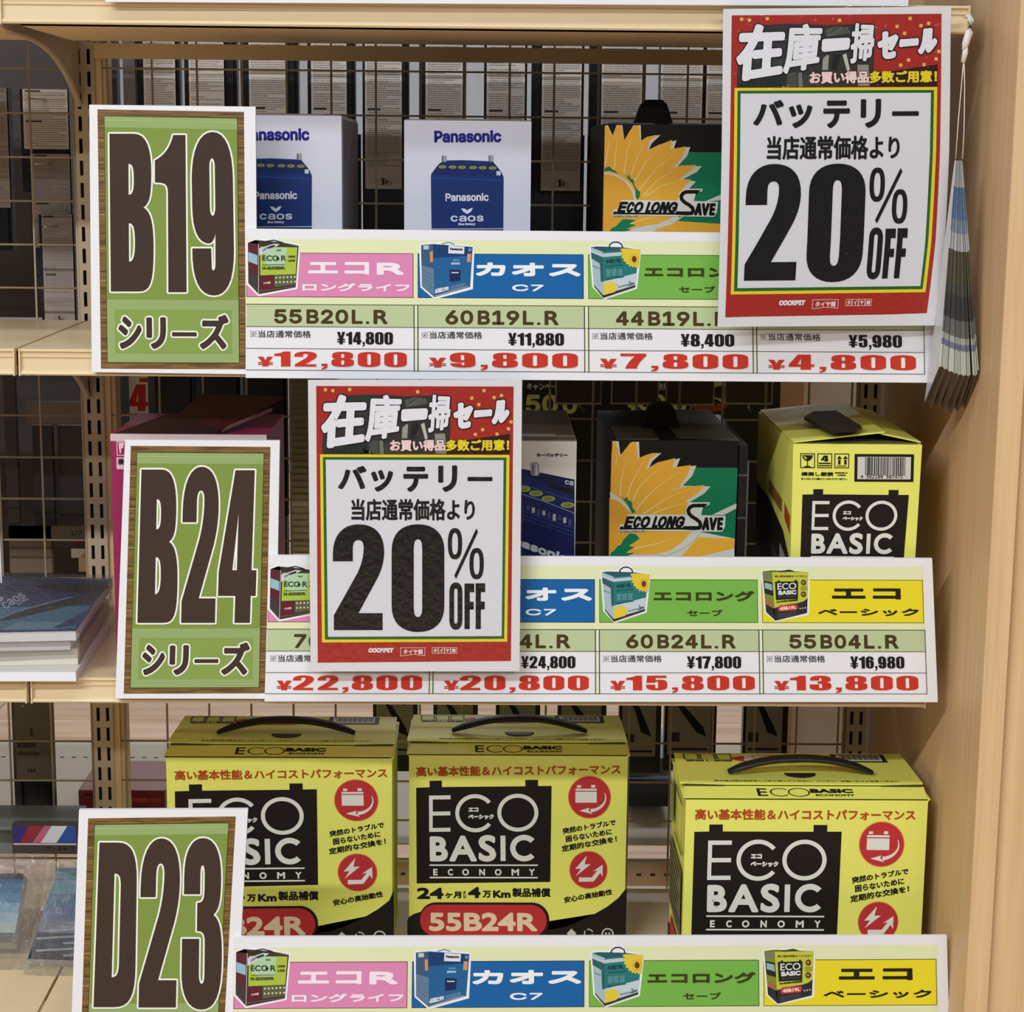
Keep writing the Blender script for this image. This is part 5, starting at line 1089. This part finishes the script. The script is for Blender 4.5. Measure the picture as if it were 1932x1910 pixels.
def pan_box(label, cr, face, Yf, zb, dp, T=None, side=True, art=art_pan, m=WH):
    q = [cr(*p) for p in face]; a, b, c = P(*q[0], Yf), P(*q[1], Yf), P((q[2][0] + q[3][0]) / 2, (q[2][1] + q[3][1]) / 2, Yf); x0, x1, zt, zl = a[0], b[0], (a[2] + b[2]) / 2, c[2]
    root = thing('battery_carton', label, 'carton', ((x0 + x1) / 2, Yf + dp / 2, zb), 'white cartons with a battery picture')
    g = G(); g.box((x0, Yf, zb), (x1, Yf + dp, zt)); g.obj('body', m, root)
    g = G(); g.box((x0 + .001, Yf + .001, zt), (x1 - .001, Yf + dp - .002, zt + .0011)); g.box((x0 + .03, Yf + .03, zt + .0011), (x1 - .02, Yf + dp - .03, zt + .0024)); g.obj('lid_flap', mat((120, 112, 104), .6, name='grey_lid'), root)
    fr = Fr(face, box_front(x0, x1, Yf, zt, zl)); fr.n = np.array([0, -1., 0]); pr = Print(fr); pr.T = T; art(pr); pr.build('printed_front', root); return root, (x0, x1, zt)
c1 = crop(640, 0, 3.019); c0 = crop(0, 0, 3.019)
pan_box('white battery carton on the upper shelf left of the sunflower carton', c1, [(370, 682), (1095, 694), (1080, 1310), (362, 1300)], .06, Z1, .235)
Tb = np.array([[1, 0, 838.], [0, 1, -12], [0, 0, 1]])
r, inf = pan_box('white battery carton on the upper shelf, partly hidden by the upper green sign', c0, [(1218, 652), (1945, 662), (1940, 1300), (1212, 1290)], .045, Z1, .235, Tb)
x0, x1, zt = inf
g = G(); g.box((x1 + .0001, .050, Z1 + .001), (x1 + .0012, .275, zt - .003)); g.obj('side_panel', mat((120, 118, 118), .5, name='grey_side_print'), r)
def art_tilt(pr):
    pr.txt('カーバッテリー', (1123, 1282, 1302, 1303), (30, 28, 40), 2, 1.6)
    pr.poly([(760, 1330), (1060, 1375), (1340, 1430), (1340, 1950), (700, 1950)], (22, 32, 86), 1.5); pr.poly([(760, 1330), (1080, 1380), (1330, 1432), (1300, 1500), (1040, 1400), (760, 1360)], (16, 24, 66), 2)
    pr.poly([(1088, 1340), (1090, 1400), (1100, 1410), (1130, 1410), (1140, 1400), (1138, 1345), (1125, 1333), (1100, 1333)], (150, 150, 156), 3); pr.rect(1098, 1345, 1106, 1405, (80, 80, 90), 4); pr.rect(1120, 1345, 1126, 1405, (210, 210, 214), 4)
    pr.poly([(1190, 1450), (1340, 1490), (1338, 1520), (1190, 1472)], (20, 18, 24), 3); pr.txt('ca', [(1285, 1432), (1335, 1440), (1332, 1465), (1285, 1455)], (190, 196, 214), 3, 1.2, 'i')
    for x, y in ((1050, 1485), (1120, 1510), (1190, 1540), (1300, 1575)): pr.disc(x, y, 40, 17, (140, 150, 66), 3, 18); pr.disc(x, y, 26, 10, (112, 124, 56), 4, 14)
    pr.band([(1040, 1515), (1180, 1560), (1340, 1622)], 4, (120, 150, 190), 3); pr.band([(1040, 1460), (1180, 1500), (1340, 1555)], 3, (70, 90, 160), 3)
    for k in range(9): x = 1065 + k * 30; y = 1580 + k * 9.5; pr.rect(x, y, x + 18, y + 26 + (k % 3) * 6, (180, 176, 170) if k % 2 else (60, 70, 120), 3)
    for k in range(3): pr.band([(1040, 1610 + k * 22), (1340, 1710 + k * 22)], 2.5, (70, 84, 140), 3)
    pr.txt('Panasonic', [(895, 1722), (1305, 1860), (1295, 1915), (885, 1762)], (214, 216, 224), 3, 4.2, 'i')
c2a = crop(640, 430, 3.019)
r, inf = pan_box('white battery carton on the middle shelf, its left half hidden behind the middle poster', c2a, [(640, 1214), (1353, 1214), (1342, 1890), (630, 1890)], .05, Z2, .235, None, True, art_tilt, mat((216, 212, 200), .5, name='cream_card'))
# ---- magenta carton
Yf = .035; a, b = P(208, 822, Yf), P(503, 822, Yf); zt = P(366, 822, Yf)[2]; x0, x1 = a[0], b[0]; MAG = mat((150, 22, 84), .45, name='magenta_card')
root = thing('battery_carton', 'magenta battery carton with raised lid flaps, behind the middle green sign', 'carton', ((x0 + x1) / 2, .14, Z2))
g = G(); g.box((x0, Yf, Z2), (x1, Yf + .165, zt)); g.obj('body', MAG, root)
g = G(); g.box((x0, Yf - .0002, zt - .006), (x1, Yf + .001, zt + .0012)); g.obj('pale_cut_edge', mat((216, 196, 196), .6, name='cut_board_edge'), root)
MR = mat((66, 20, 26), .45, name='dark_red_card'); MR2 = mat((44, 24, 26), .5, name='dark_maroon_card')
g = G(); g.prism([(x0 + .004, Yf + .002, zt), (x0 + .05, Yf + .05, zt + .014), (x0 + .11, Yf + .05, zt + .012), (x1 - .05, Yf + .002, zt)], (0, 0, .0012)); g.obj('front_flap', MR2, root)
g = G(); g.prism([(x0 + .06, Yf + .055, zt + .013), (x0 + .075, Yf + .12, zt + .027), (x1 + .004, Yf + .14, zt + .021), (x1 - .045, Yf + .01, zt + .004)], (0, 0, .0012)); g.obj('lid_flap', MR, root)
g = G(); g.prism([(x1 - .045, Yf + .004, zt + .003), (x1 - .001, Yf + .06, zt + .017), (x1 - .001, Yf + .066, zt + .019), (x1 - .04, Yf + .012, zt + .007)], (0, 0, .0015)); g.obj('side_flap', mat((120, 84, 84), .5, name='flap_inside'), root)
fr = Fr([(208, 822), (523, 822), (523, 1040), (208, 1040)], [(x0, Yf, zt), (x1, Yf, zt), (x1, Yf, P(366, 1040, Yf)[2]), (x0, Yf, P(366, 1040, Yf)[2])]); fr.n = np.array([0, -1., 0])
pr = Print(fr); pr.line([(221, 834), (246, 834), (246, 860), (221, 860)], 1.6, (226, 196, 206), 1, True); pr.poly([(224, 836), (236, 836), (233, 846), (229, 848), (229, 856), (226, 856)], (226, 196, 206), 1); pr.rect(219, 864, 260, 886, (216, 190, 200), 1); pr.txt('横倒し', (222, 866, 256, 878), (60, 20, 40), 2, .5); pr.build('printed_front', root)
# red price figure card standing behind it
a, b = P(241, 700, .36 + .02), P(279, 797, .38)
t = thing('price_tag_card', 'pale card with a big red figure 4 showing above the magenta carton', 'card', ((a[0] + b[0]) / 2, .38, b[2]))
g = G(); g.box((a[0], .385, b[2]), (b[0], .387, a[2])); g.obj('card_face', mat((226, 226, 206), .5, name='pale_card_print'), t)
pr = Print(Fr([(241, 700), (279, 700), (279, 797), (241, 797)], [(a[0], .385, a[2]), (b[0], .385, a[2]), (b[0], .385, b[2]), (a[0], .385, b[2])])); pr.glyph(heavy('4'), [(242, 726), (280, 726), (278, 777), (240, 777)], (196, 40, 34), 2)
for y in (782, 790): pr.rect(243, y, 279, y + 1.6, (60, 70, 40), 1)
pr.rect(262, 714, 279, 722, (196, 40, 34), 1); pr.build('printed_figure', t)
# dark red cartons on the opposite shelf below
t = slab('red_carton', 'dark red carton lying on the opposite shelf, seen beside the left upright', 'carton', 148, 1492, 312, 1545, .50, .12, mat((120, 22, 24), .4, name='red_card'))
a, b = P(148, 1492, .50), P(312, 1492, .50); tz = a[2]; c = P(182, 1458, .60)
g = G(); g.box((a[0], .50, tz), (b[0], .62, tz + .001)); g.obj('top_panel', mat((170, 110, 104), .4, name='pale_red_card'), t)  # top panel in a paler red than the body
pr = Print(Fr([(148, 1492), (312, 1492), (312, 1530), (148, 1530)], face_rect(a[0], P(148, 1530, .5)[2], b[0], tz, .5))); pr.txt('新世紀環境型カーバッテリー', (246, 1505, 306, 1514), (196, 70, 60), 1, .4); pr.rect(160, 1498, 230, 1501, (70, 12, 16), 1); pr.build('printed_side', t)

# ================================================================== RIGHT: hook and hanging leaflets
YL = -.062
hk = P(1825, 44, -.05)
t = thing('hanging_hook', 'white plastic hook and looped cord hanging from the right end of the topmost rail', 'hook', hk)
g = G(); WPL = mat((226, 220, 210), .35, name='white_plastic')
p = lambda x, y, Y=YL: P(x, y, Y)
g.tube([p(1822, 32, -.034), p(1829, 30), p(1832, 40), p(1829, 60), p(1822, 82), p(1819, 95)], [.0018, .0022, .0030, .0038, .0034, .0022], 8); g.obj('hook_body', WPL, t, True)
g = G(); g.tube([p(1822, 86), p(1821, 100), p(1817, 118)], [.0022, .0028, .0020], 8); g.obj('ball_catch', WPL, t, True)
g = G(); g.tube([p(1818, 116), p(1815, 150), p(1808, 230), p(1803, 300)], .0005, 5); g.tube([p(1819, 116), p(1820, 160), p(1819, 240), p(1816, 300)], .0005, 5); g.obj('cord', WPL, t, True)
NL = 24
bands = [(298, (214, 220, 222)), (345, (110, 146, 186)), (405, (150, 170, 190)), (430, (206, 210, 212)), (462, (92, 88, 68)), (525, (82, 84, 78)), (545, (62, 64, 60)), (590, (112, 114, 112)), (622, (182, 190, 180)), (634, (126, 130, 160)), (646, (204, 212, 194)), (690, (196, 200, 184))]
LDK = mat((92, 82, 68), .5, name='leaflet_foot'); LSD = mat((206, 206, 208), .3, name='leaflet_face')
_lm = {}
ORD = ['first', 'second', 'third', 'fourth', 'fifth', 'sixth', 'seventh', 'eighth', 'ninth', 'tenth', 'eleventh', 'twelfth', 'thirteenth', 'fourteenth', 'fifteenth', 'sixteenth', 'seventeenth', 'eighteenth', 'nineteenth', 'twentieth', '21st', '22nd', '23rd', 'last']
for k in range(NL):
    u = k / (NL - 1); loose = k > 19
    us = u if not loose else .80 + (u - .826) * 1.15
    xb = 1773.5 + 68 * u + (4 if loose else 0); yb_ = 690 + 18 * math.sin(min(1, u * 1.05) * PI * .62) + (2 if k % 3 == 0 else 0) - (8 if k == NL - 1 else 0); xt = 1803.5 + 12 * u
    Yf = YL + .0008 * ((k * 7) % 4)
    T_, B_ = P(xt, 303 + 1.5 * (k % 3), Yf), P(xb, yb_, Yf)
    L_ = B_ + np.array([.0005 * ((k * 3) % 4) + .004 * u, .052, -.0405 - .0012 * ((k * 5) % 4) + .004 * u])
    V = []; F = []; mi = []
    fr_ = [0.0] + [(y - 298) / 392. for y, _ in bands[1:]]; fr_[-1] = 1.0
    if True:
        rows = []
        for f in fr_:
            th = .0004 + (.00116 if not loose else .0007) * f + (.0002 if k % 4 == 1 else 0) * f; a = T_ * (1 - f) + B_ * f; b = T_ * (1 - f) + L_ * f + np.array([0, .004, 0]) * (1 - f); rows.append((a, b, th))
        for a, b, th in rows: V += [a + (-th / 2, 0, 0), a + (th / 2, 0, 0), b + (th * .58, 0, 0), b + (-th * .58, 0, 0)]
        mats_ = [mat(tuple(int(v * (.82 + .18 * ((k * 13 + 5) % 7) / 6.)) for v in c), .35, name='leaflet_print') for _, c in bands] + [LDK, LSD]; nb = len(bands)
        for i in range(len(rows) - 1):
            n = 4 * i
            for j in range(4): F.append((n + j, n + (j + 1) % 4, n + 4 + (j + 1) % 4, n + 4 + j)); mi.append(i if j == 0 else (nb + 1 if (k == 0 or (k == NL - 1 and j == 1)) else nb))
        F.append((0, 1, 2, 3)); mi.append(0); n = 4 * (len(rows) - 1); F.append((n + 3, n + 2, n + 1, n)); mi.append(nb)
    uniq = []; 
    for m_ in mats_:
        if m_ not in uniq: uniq.append(m_)
    mi = [uniq.index(mats_[v]) for v in mi]
    o = mesh('hanging_leaflet', V, F, uniq, None, mi)
    tag(o, ORD[k] + ' leaflet from the left in the bundle hanging beside the right-hand poster', 'leaflet', 'leaflets hanging in a bundle')
# folded feet of the bundle: the visible lower edges of the pages
for k in range(NL):
    u = k / (NL - 1)
# white board standing on the topmost shelf
a, b = P(200, -60, -.031), P(1712, 9, -.031); c = P(200, -2, -.031)
t = thing('price_board', 'white board on the topmost shelf, only its lower edge in the picture', 'price board', ((a[0] + b[0]) / 2, -.031, b[2]), 'price boards on the shelf rails')
g = G(); g.prism([(c[0], -.0345, P(200, 4, -.031)[2]), (b[0], -.0345, P(1712, 12, -.031)[2]), (b[0], -.0345, b[2] + .16), (c[0], -.0345, b[2] + .16)], (0, .0035, 0)); g.obj('board', BOARD, t)

# ================================================================== LEFT BAY
GL = 'packages hung behind the left-hand grid'
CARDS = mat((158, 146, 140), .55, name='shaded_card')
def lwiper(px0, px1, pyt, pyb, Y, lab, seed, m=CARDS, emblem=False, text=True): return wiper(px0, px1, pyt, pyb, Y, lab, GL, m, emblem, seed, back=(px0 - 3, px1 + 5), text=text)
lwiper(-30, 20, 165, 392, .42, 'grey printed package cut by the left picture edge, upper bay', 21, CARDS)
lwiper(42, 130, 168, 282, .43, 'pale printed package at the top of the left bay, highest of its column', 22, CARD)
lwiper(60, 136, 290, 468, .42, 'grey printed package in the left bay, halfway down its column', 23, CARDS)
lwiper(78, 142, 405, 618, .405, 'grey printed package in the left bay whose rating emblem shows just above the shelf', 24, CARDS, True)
for i, (a_, b_, yt, yb, w, lab) in enumerate([(2, 40, 640, 1070, 0, 'dark brown hanging package beside the left edge, behind the catalogues'), (48, 168, 758, 800, 1, 'taupe strip of a package behind the left grid, above the dark ones'), (60, 104, 803, 1000, 2, 'dark package behind the left grid, left of two'), (108, 168, 803, 1000, 3, 'dark package behind the left grid, right of two')]):
    m = [mat((58, 46, 44), .5, name='dark_brown_card'), mat((120, 106, 92), .5, name='taupe_card'), mat((52, 48, 48), .5, name='charcoal_card'), mat((70, 62, 60), .5, name='charcoal_card_light')][i]
    slab('hanging_package', lab, 'package', a_, yt, b_, yb, .40 + .012 * i, .01, m, 'dark packages behind the left-hand grid')
a, b = P(16, 1000, .395), P(166, 1082, .395)
t = thing('labelled_package', 'dark brown package with faint number 177 behind the catalogues', 'package', ((a[0] + b[0]) / 2, .395, b[2]))
g = G(); g.box((a[0], .395, b[2]), (P(96, 1000, .395)[0], .405, a[2] + .004)); g.box((a[0], .395, P(10, 1016, .395)[2]), (b[0], .403, a[2] + .004)); g.obj('card_face', mat((104, 88, 70), .5, name='brown_box_card'), t)
pr = Print(Fr([(16, 1000), (166, 1000), (166, 1082), (16, 1082)], face_rect(a[0], b[2], b[0], a[2], .395))); pr.txt('177', (136, 1001, 156, 1010), (50, 44, 40), 1, .5, 'i'); pr.build('printed_number', t)
a, b = P(96, 1017, .40), P(168, 1035, .40)
t = thing('maker_strip', 'dark strip with faint dark red lettering beside the slotted upright', 'strip', ((a[0] + b[0]) / 2, .40, b[2]))
g = G(); g.box((a[0], .398, b[2]), (b[0], .402, a[2])); g.obj('strip_face', mat((60, 48, 42), .5, name='strip_card'), t)
pr = Print(Fr([(96, 1017), (168, 1017), (168, 1035), (96, 1035)], face_rect(a[0], b[2], b[0], a[2], .398))); pr.txt('BOSCH', (134, 1019, 165, 1029), (104, 44, 36), 1, .8, 'i'); pr.build('printed_name', t)
slab('white_box', 'small white box glimpsed through the grid behind the catalogues', 'box', 134, 1036, 170, 1053, .62, .05, mat((230, 226, 220), .5, name='white_card'))
slab('wood_block', 'pale wooden block glimpsed under the small white box behind the catalogues', 'block', 148, 1054, 170, 1079, .60, .08, mat((222, 196, 150), .5, name='pale_wood'))
# dark card hanging low at the left
t = wiper(25, 106, 1290, 1474, .40, 'dark olive maker card hanging in the lower left bay, with faint black lettering', GL, mat((92, 86, 66), .5, name='olive_card'), False, 31, back=(22, 102), text=False)
a, b = P(25, 1290, .40), P(106, 1474, .40)
pr = Print(Fr([(25, 1290), (106, 1290), (106, 1474), (25, 1474)], face_rect(a[0], b[2], b[0], a[2], .40))); IK = (40, 36, 28)
pr.txt('BOSCH', (28, 1401, 66, 1411), IK, 1, .9, 'i'); pr.txt('Micro Edge', (29, 1418, 74, 1427), IK, 1, .3, 'i'); pr.txt('1', (56, 1374, 61, 1389), IK, 1, .8); pr.arc(60, 1392, 9, 5, .8, 180, 360, IK, 1, 12); pr.txt('144', (48, 1450, 64, 1458), IK, 1, .3); pr.build('printed_lettering', t)
# clear upright strip at the extreme left
a, b = P(-6, 716, -.02), P(4, 1100, -.02)
t = thing('clear_strip', 'clear plastic strip edge hanging at the extreme left edge', 'strip', (a[0], -.02, b[2]))
g = G(); g.box((a[0] - .004, -.021, b[2]), (b[0] - .0008, -.0205, a[2])); g.obj('film', glassy((220, 226, 240), 'clear_strip_film', .35, .1), t)
g = G(); g.box((b[0] - .0008, -.0215, b[2]), (b[0], -.020, a[2])); g.obj('bright_edge', mat((226, 230, 244), .2, name='cut_plastic_edge'), t)

# ---- pile of catalogues on the middle left shelf
NAVYC = noisy((24, 44, 96), (34, 92, 140), (18, 26, 18), .25, 'cover_blue_print', 0, 4, 1.5); PG = mat((232, 226, 206), .6, name='page_edges'); PG2 = mat((236, 238, 244), .5, name='white_page_edges')
def book(label, pts_top, z, h, cover, pages=PG, group='catalogues piled on the left shelf', art=None):
    """pts_top: outline (world x,y) of the cover, z top"""
    root = thing('catalogue', label, 'catalogue', (np.mean([q[0] for q in pts_top]), np.mean([q[1] for q in pts_top]), z - h), group)
    g = G(); g.prism([(x, y, z - .0006) for x, y in pts_top][::-1], (0, 0, -(h - .0012))); g.obj('page_block', pages, root)
    g = G(); g.prism([(x, y, z - .0006) for x, y in pts_top], (0, 0, .0006)); g.prism([(x, y, z - h) for x, y in pts_top], (0, 0, .0006)); g.obj('cover', cover, root)
    return root
def xy(px, py, z): p_ = PZ(px, py, z); return (p_[0], p_[1])
zb = Z2
def foot(p4, z): return [xy(px, py, z) for px, py in p4]
zt1 = zb + .010; book('lowest catalogue of the left pile, pale cream page edge at the front', foot([(-140, 1268), (143, 1268), (205, 1180), (-100, 1170)], zt1), zt1, .0098, mat((226, 222, 214), .4, name='pale_cover'), PG2)
zt2 = zt1 + .017; book('thick cream-paged catalogue second from the bottom of the left pile', foot([(-150, 1228), (146, 1224), (206, 1130), (-100, 1130)], zt2), zt2, .0168, mat((220, 216, 196), .4, name='cream_cover'), PG)
zt3 = zt2 + .012; book('catalogue third from the bottom of the left pile, white page edge', foot([(-150, 1212), (132, 1206), (196, 1110), (-100, 1110)], zt3), zt3, .0118, mat((60, 72, 84), .3, name='slate_cover'), PG2)
zt4 = zt3 + .011; o4 = foot([(-160, 1196), (143, 1190), (212, 1092), (-90, 1086)], zt4)
r4 = book('topmost blue catalogue of the left pile, dark blue cover with white lettering', o4, zt4, .0108, NAVYC, PG2)
fz = zt4 + .0001; fr = Fr([(-160, 1196), (143, 1190), (212, 1092), (-90, 1086)], [(o4[0][0], o4[0][1], fz), (o4[1][0], o4[1][1], fz), (o4[2][0], o4[2][1], fz), (o4[3][0], o4[3][1], fz)]); fr.n = np.array([0, 0, 1.])
pr = Print(fr)
pr.poly([(-150, 1192), (141, 1187), (170, 1147), (-120, 1152)], (62, 120, 150), 1.0)
pr.poly([(-118, 1150), (171, 1145), (205, 1097), (-90, 1096)], (22, 38, 96), 1.1)
pr.poly([(0, 1176), (40, 1158), (120, 1138), (165, 1128), (140, 1122), (60, 1108), (110, 1104), (205, 1108), (178, 1136), (130, 1148), (40, 1170)], (10, 14, 34), 1.6)
pr.band([(0, 1172), (50, 1155), (100, 1141), (140, 1130)], [1.5, 2.5, 2.5, 1], (120, 140, 170), 2.2); pr.poly([(12, 1190), (40, 1176), (126, 1176), (112, 1189)], (110, 150, 168), 2.0); pr.poly([(100, 1188), (128, 1174), (170, 1150), (150, 1180)], (30, 60, 110), 2.4)
pr.txt('caos', [(6, 1144), (46, 1122), (56, 1131), (18, 1155)], (176, 188, 216), 3, .35, 'i'); pr.txt('Blue Battery', [(36, 1143), (58, 1131), (62, 1137), (42, 1149)], (150, 165, 200), 3, .2, 'i'); pr.poly([(-2, 1136), (6, 1130), (14, 1133), (8, 1141)], (160, 176, 210), 3)
pr.build('printed_cover', r4)
# film wrapped round the pile
g = G(); z = zt4 + .0025
tl = [xy(-165, 1200, z), xy(150, 1194, z), xy(215, 1086, z), xy(-90, 1078, z)]
lo = [xy(-165, 1270, zb + .002), xy(150, 1262, zb + .002), xy(216, 1150, zb + .002), xy(-90, 1140, zb + .002)]
V = [(x, y, z) for x, y in tl] + [(x, y, zb + .002) for x, y in lo]
g.add(V, [(0, 1, 2, 3), (0, 4, 5, 1), (1, 5, 6, 2)]); o = g.obj('plastic_wrap', glassy((226, 230, 236), 'wrap_film', .05, .10, .06, .02, .93)); tag(o, 'clear plastic film wrapped round the pile of catalogues', 'film')

# ---- things on the lowest left shelf: grey lidded box, coloured books, bagged blue leaflets
t = slab('storage_box', 'flat dark grey-green lidded box behind the bagged leaflets, lower left', 'box', -40, 1545, 150, 1612, .30, .035, mat((110, 116, 112), .35, name='grey_green_plastic'))
a, b = P(-40, 1545, .30), P(150, 1545, .30)
g = G(); g.box((a[0] - .002, .262, a[2]), (b[0] + .001, .336, a[2] + .004)); g.obj('lid', mat((112, 120, 116), .25, name='grey_green_lid'), t)
a, b = P(28, 1548, .26), P(150, 1602, .26)
t = thing('boxed_goods', 'low carton printed in purple, red and blue behind the bagged leaflets', 'carton', ((a[0] + b[0]) / 2, .28, b[2]))
g = G(); g.box((a[0], .245, b[2]), (b[0], .2605, a[2] - .0005)); g.obj('body', mat((70, 56, 50), .5, name='brown_print'), t)
pr = Print(Fr([(28, 1548), (150, 1548), (150, 1602), (28, 1602)], face_rect(a[0], b[2], b[0], a[2], .245)))
for q, c in (([(30, 1550), (60, 1550), (44, 1582), (30, 1582)], (60, 50, 110)), ([(60, 1550), (90, 1550), (66, 1582), (44, 1582)], (140, 50, 60)), ([(90, 1550), (104, 1550), (82, 1582), (66, 1582)], (180, 100, 120)), ([(104, 1550), (134, 1550), (112, 1582), (82, 1582)], (206, 206, 214)), ([(134, 1550), (150, 1550), (150, 1582), (112, 1582)], (50, 80, 150))): pr.poly(q, c, 1)
pr.rect(30, 1583, 150, 1586, (200, 196, 190), 1); pr.txt('ケ・オキ ス', (92, 1589, 146, 1597), (40, 34, 30), 1, .3); pr.build('printed_side', t)
def bag(label, out, zf, zk, seed, cover):
    """stack of leaflets leaning back in a crinkled clear bag: out = front outline px TL,TR,BR,BL at depths"""
    R = random.Random(seed); q = [P(px, py, Y) for px, py, Y in out]
    root = thing('bagged_leaflets', label, 'bag', base_of(q), 'bagged blue leaflets')
    n = np.cross(q[1] - q[0], q[3] - q[0]); n /= np.linalg.norm(n)
    if np.dot(CAM - q[0], n) < 0: n = -n
    yy = [out[0][2], out[1][2], out[2][2], out[3][2]]; inner = [P(px, py, Y) for px, py, Y in zf]
    g = G(); g.hexa([p_ - n * .006 for p_ in inner], -n * .02); g.obj('leaflet_stack', mat((206, 208, 212), .5, name='leaflet_edges'), root)
    fr = Fr([(0, 0), (100, 0), (100, 140), (0, 140)], [p_ - n * .0058 for p_ in inner]); pr = Print(fr); cover(pr, R); pr.build('printed_cover', root)
    # crinkled film shell
    N = 18; V = []; F = []
    for j in range(N + 1):
        for i in range(N + 1):
            u, v = i / N, j / N; p_ = q[0] * (1 - u) * (1 - v) + q[1] * u * (1 - v) + q[2] * u * v + q[3] * (1 - u) * v
            e = min(u, 1 - u, v, 1 - v); p_ = p_ + n * (-.010 + .012 * min(1, e * 5) + R.uniform(-.0016, .0020)) + (np.array([R.uniform(-1, 1), 0, R.uniform(-1, 1)]) * .002 if e == 0 else 0); V.append(p_)
    for j in range(N):
        for i in range(N): k = j * (N + 1) + i; F.append((k, k + 1, k + N + 2, k + N + 1))
    mesh('crinkled_film', V, F, glassy((190, 198, 204), 'bag_film', .06, .12, .15, .03, .84), root)
    return root
def cov_a(pr, R):
    for k, c in enumerate([(52, 112, 160), (66, 130, 176), (92, 152, 192), (128, 176, 204), (164, 196, 212), (190, 200, 200), (110, 114, 112)]): pr.rect(0, k * 20, 100, k * 20 + 20, c, 1)
    pr.rect(0, 0, 100, 12, (40, 46, 52), 2)
def cov_b(pr, R):
    for k, c in enumerate([(96, 146, 168), (110, 168, 190), (80, 124, 156), (96, 112, 150), (120, 126, 140), (44, 48, 64), (32, 36, 48)]): pr.rect(0, k * 20, 100, k * 20 + 20, c, 1)
    pr.poly([(30, 36), (96, 40), (92, 62), (46, 62), (38, 52)], (30, 34, 48), 2)
    for k in range(9): x = R.uniform(0, 60); y = 84 + k * 6; pr.poly([(x, y), (x + 40, y - 5), (x + 42, y - 2), (x + 2, y + 3)], (150, 160, 176), 2)
bag('bag of leaflets with a sky-blue cover at the bottom left edge', [(-90, 1604, .175), (90, 1608, .175), (54, 1824, .085), (-120, 1824, .085)], [(-90, 1644, .160), (44, 1645, .160), (24, 1776, .105), (-110, 1776, .105)], 0, 4, cov_a)
bag('bag of leaflets with a grey-blue cover just left of the bottom green sign', [(96, 1620, .165), (270, 1620, .165), (245, 1840, .070), (40, 1834, .070)], [(108, 1634, .165), (262, 1634, .165), (240, 1812, .085), (50, 1806, .085)], 0, 9, cov_b)
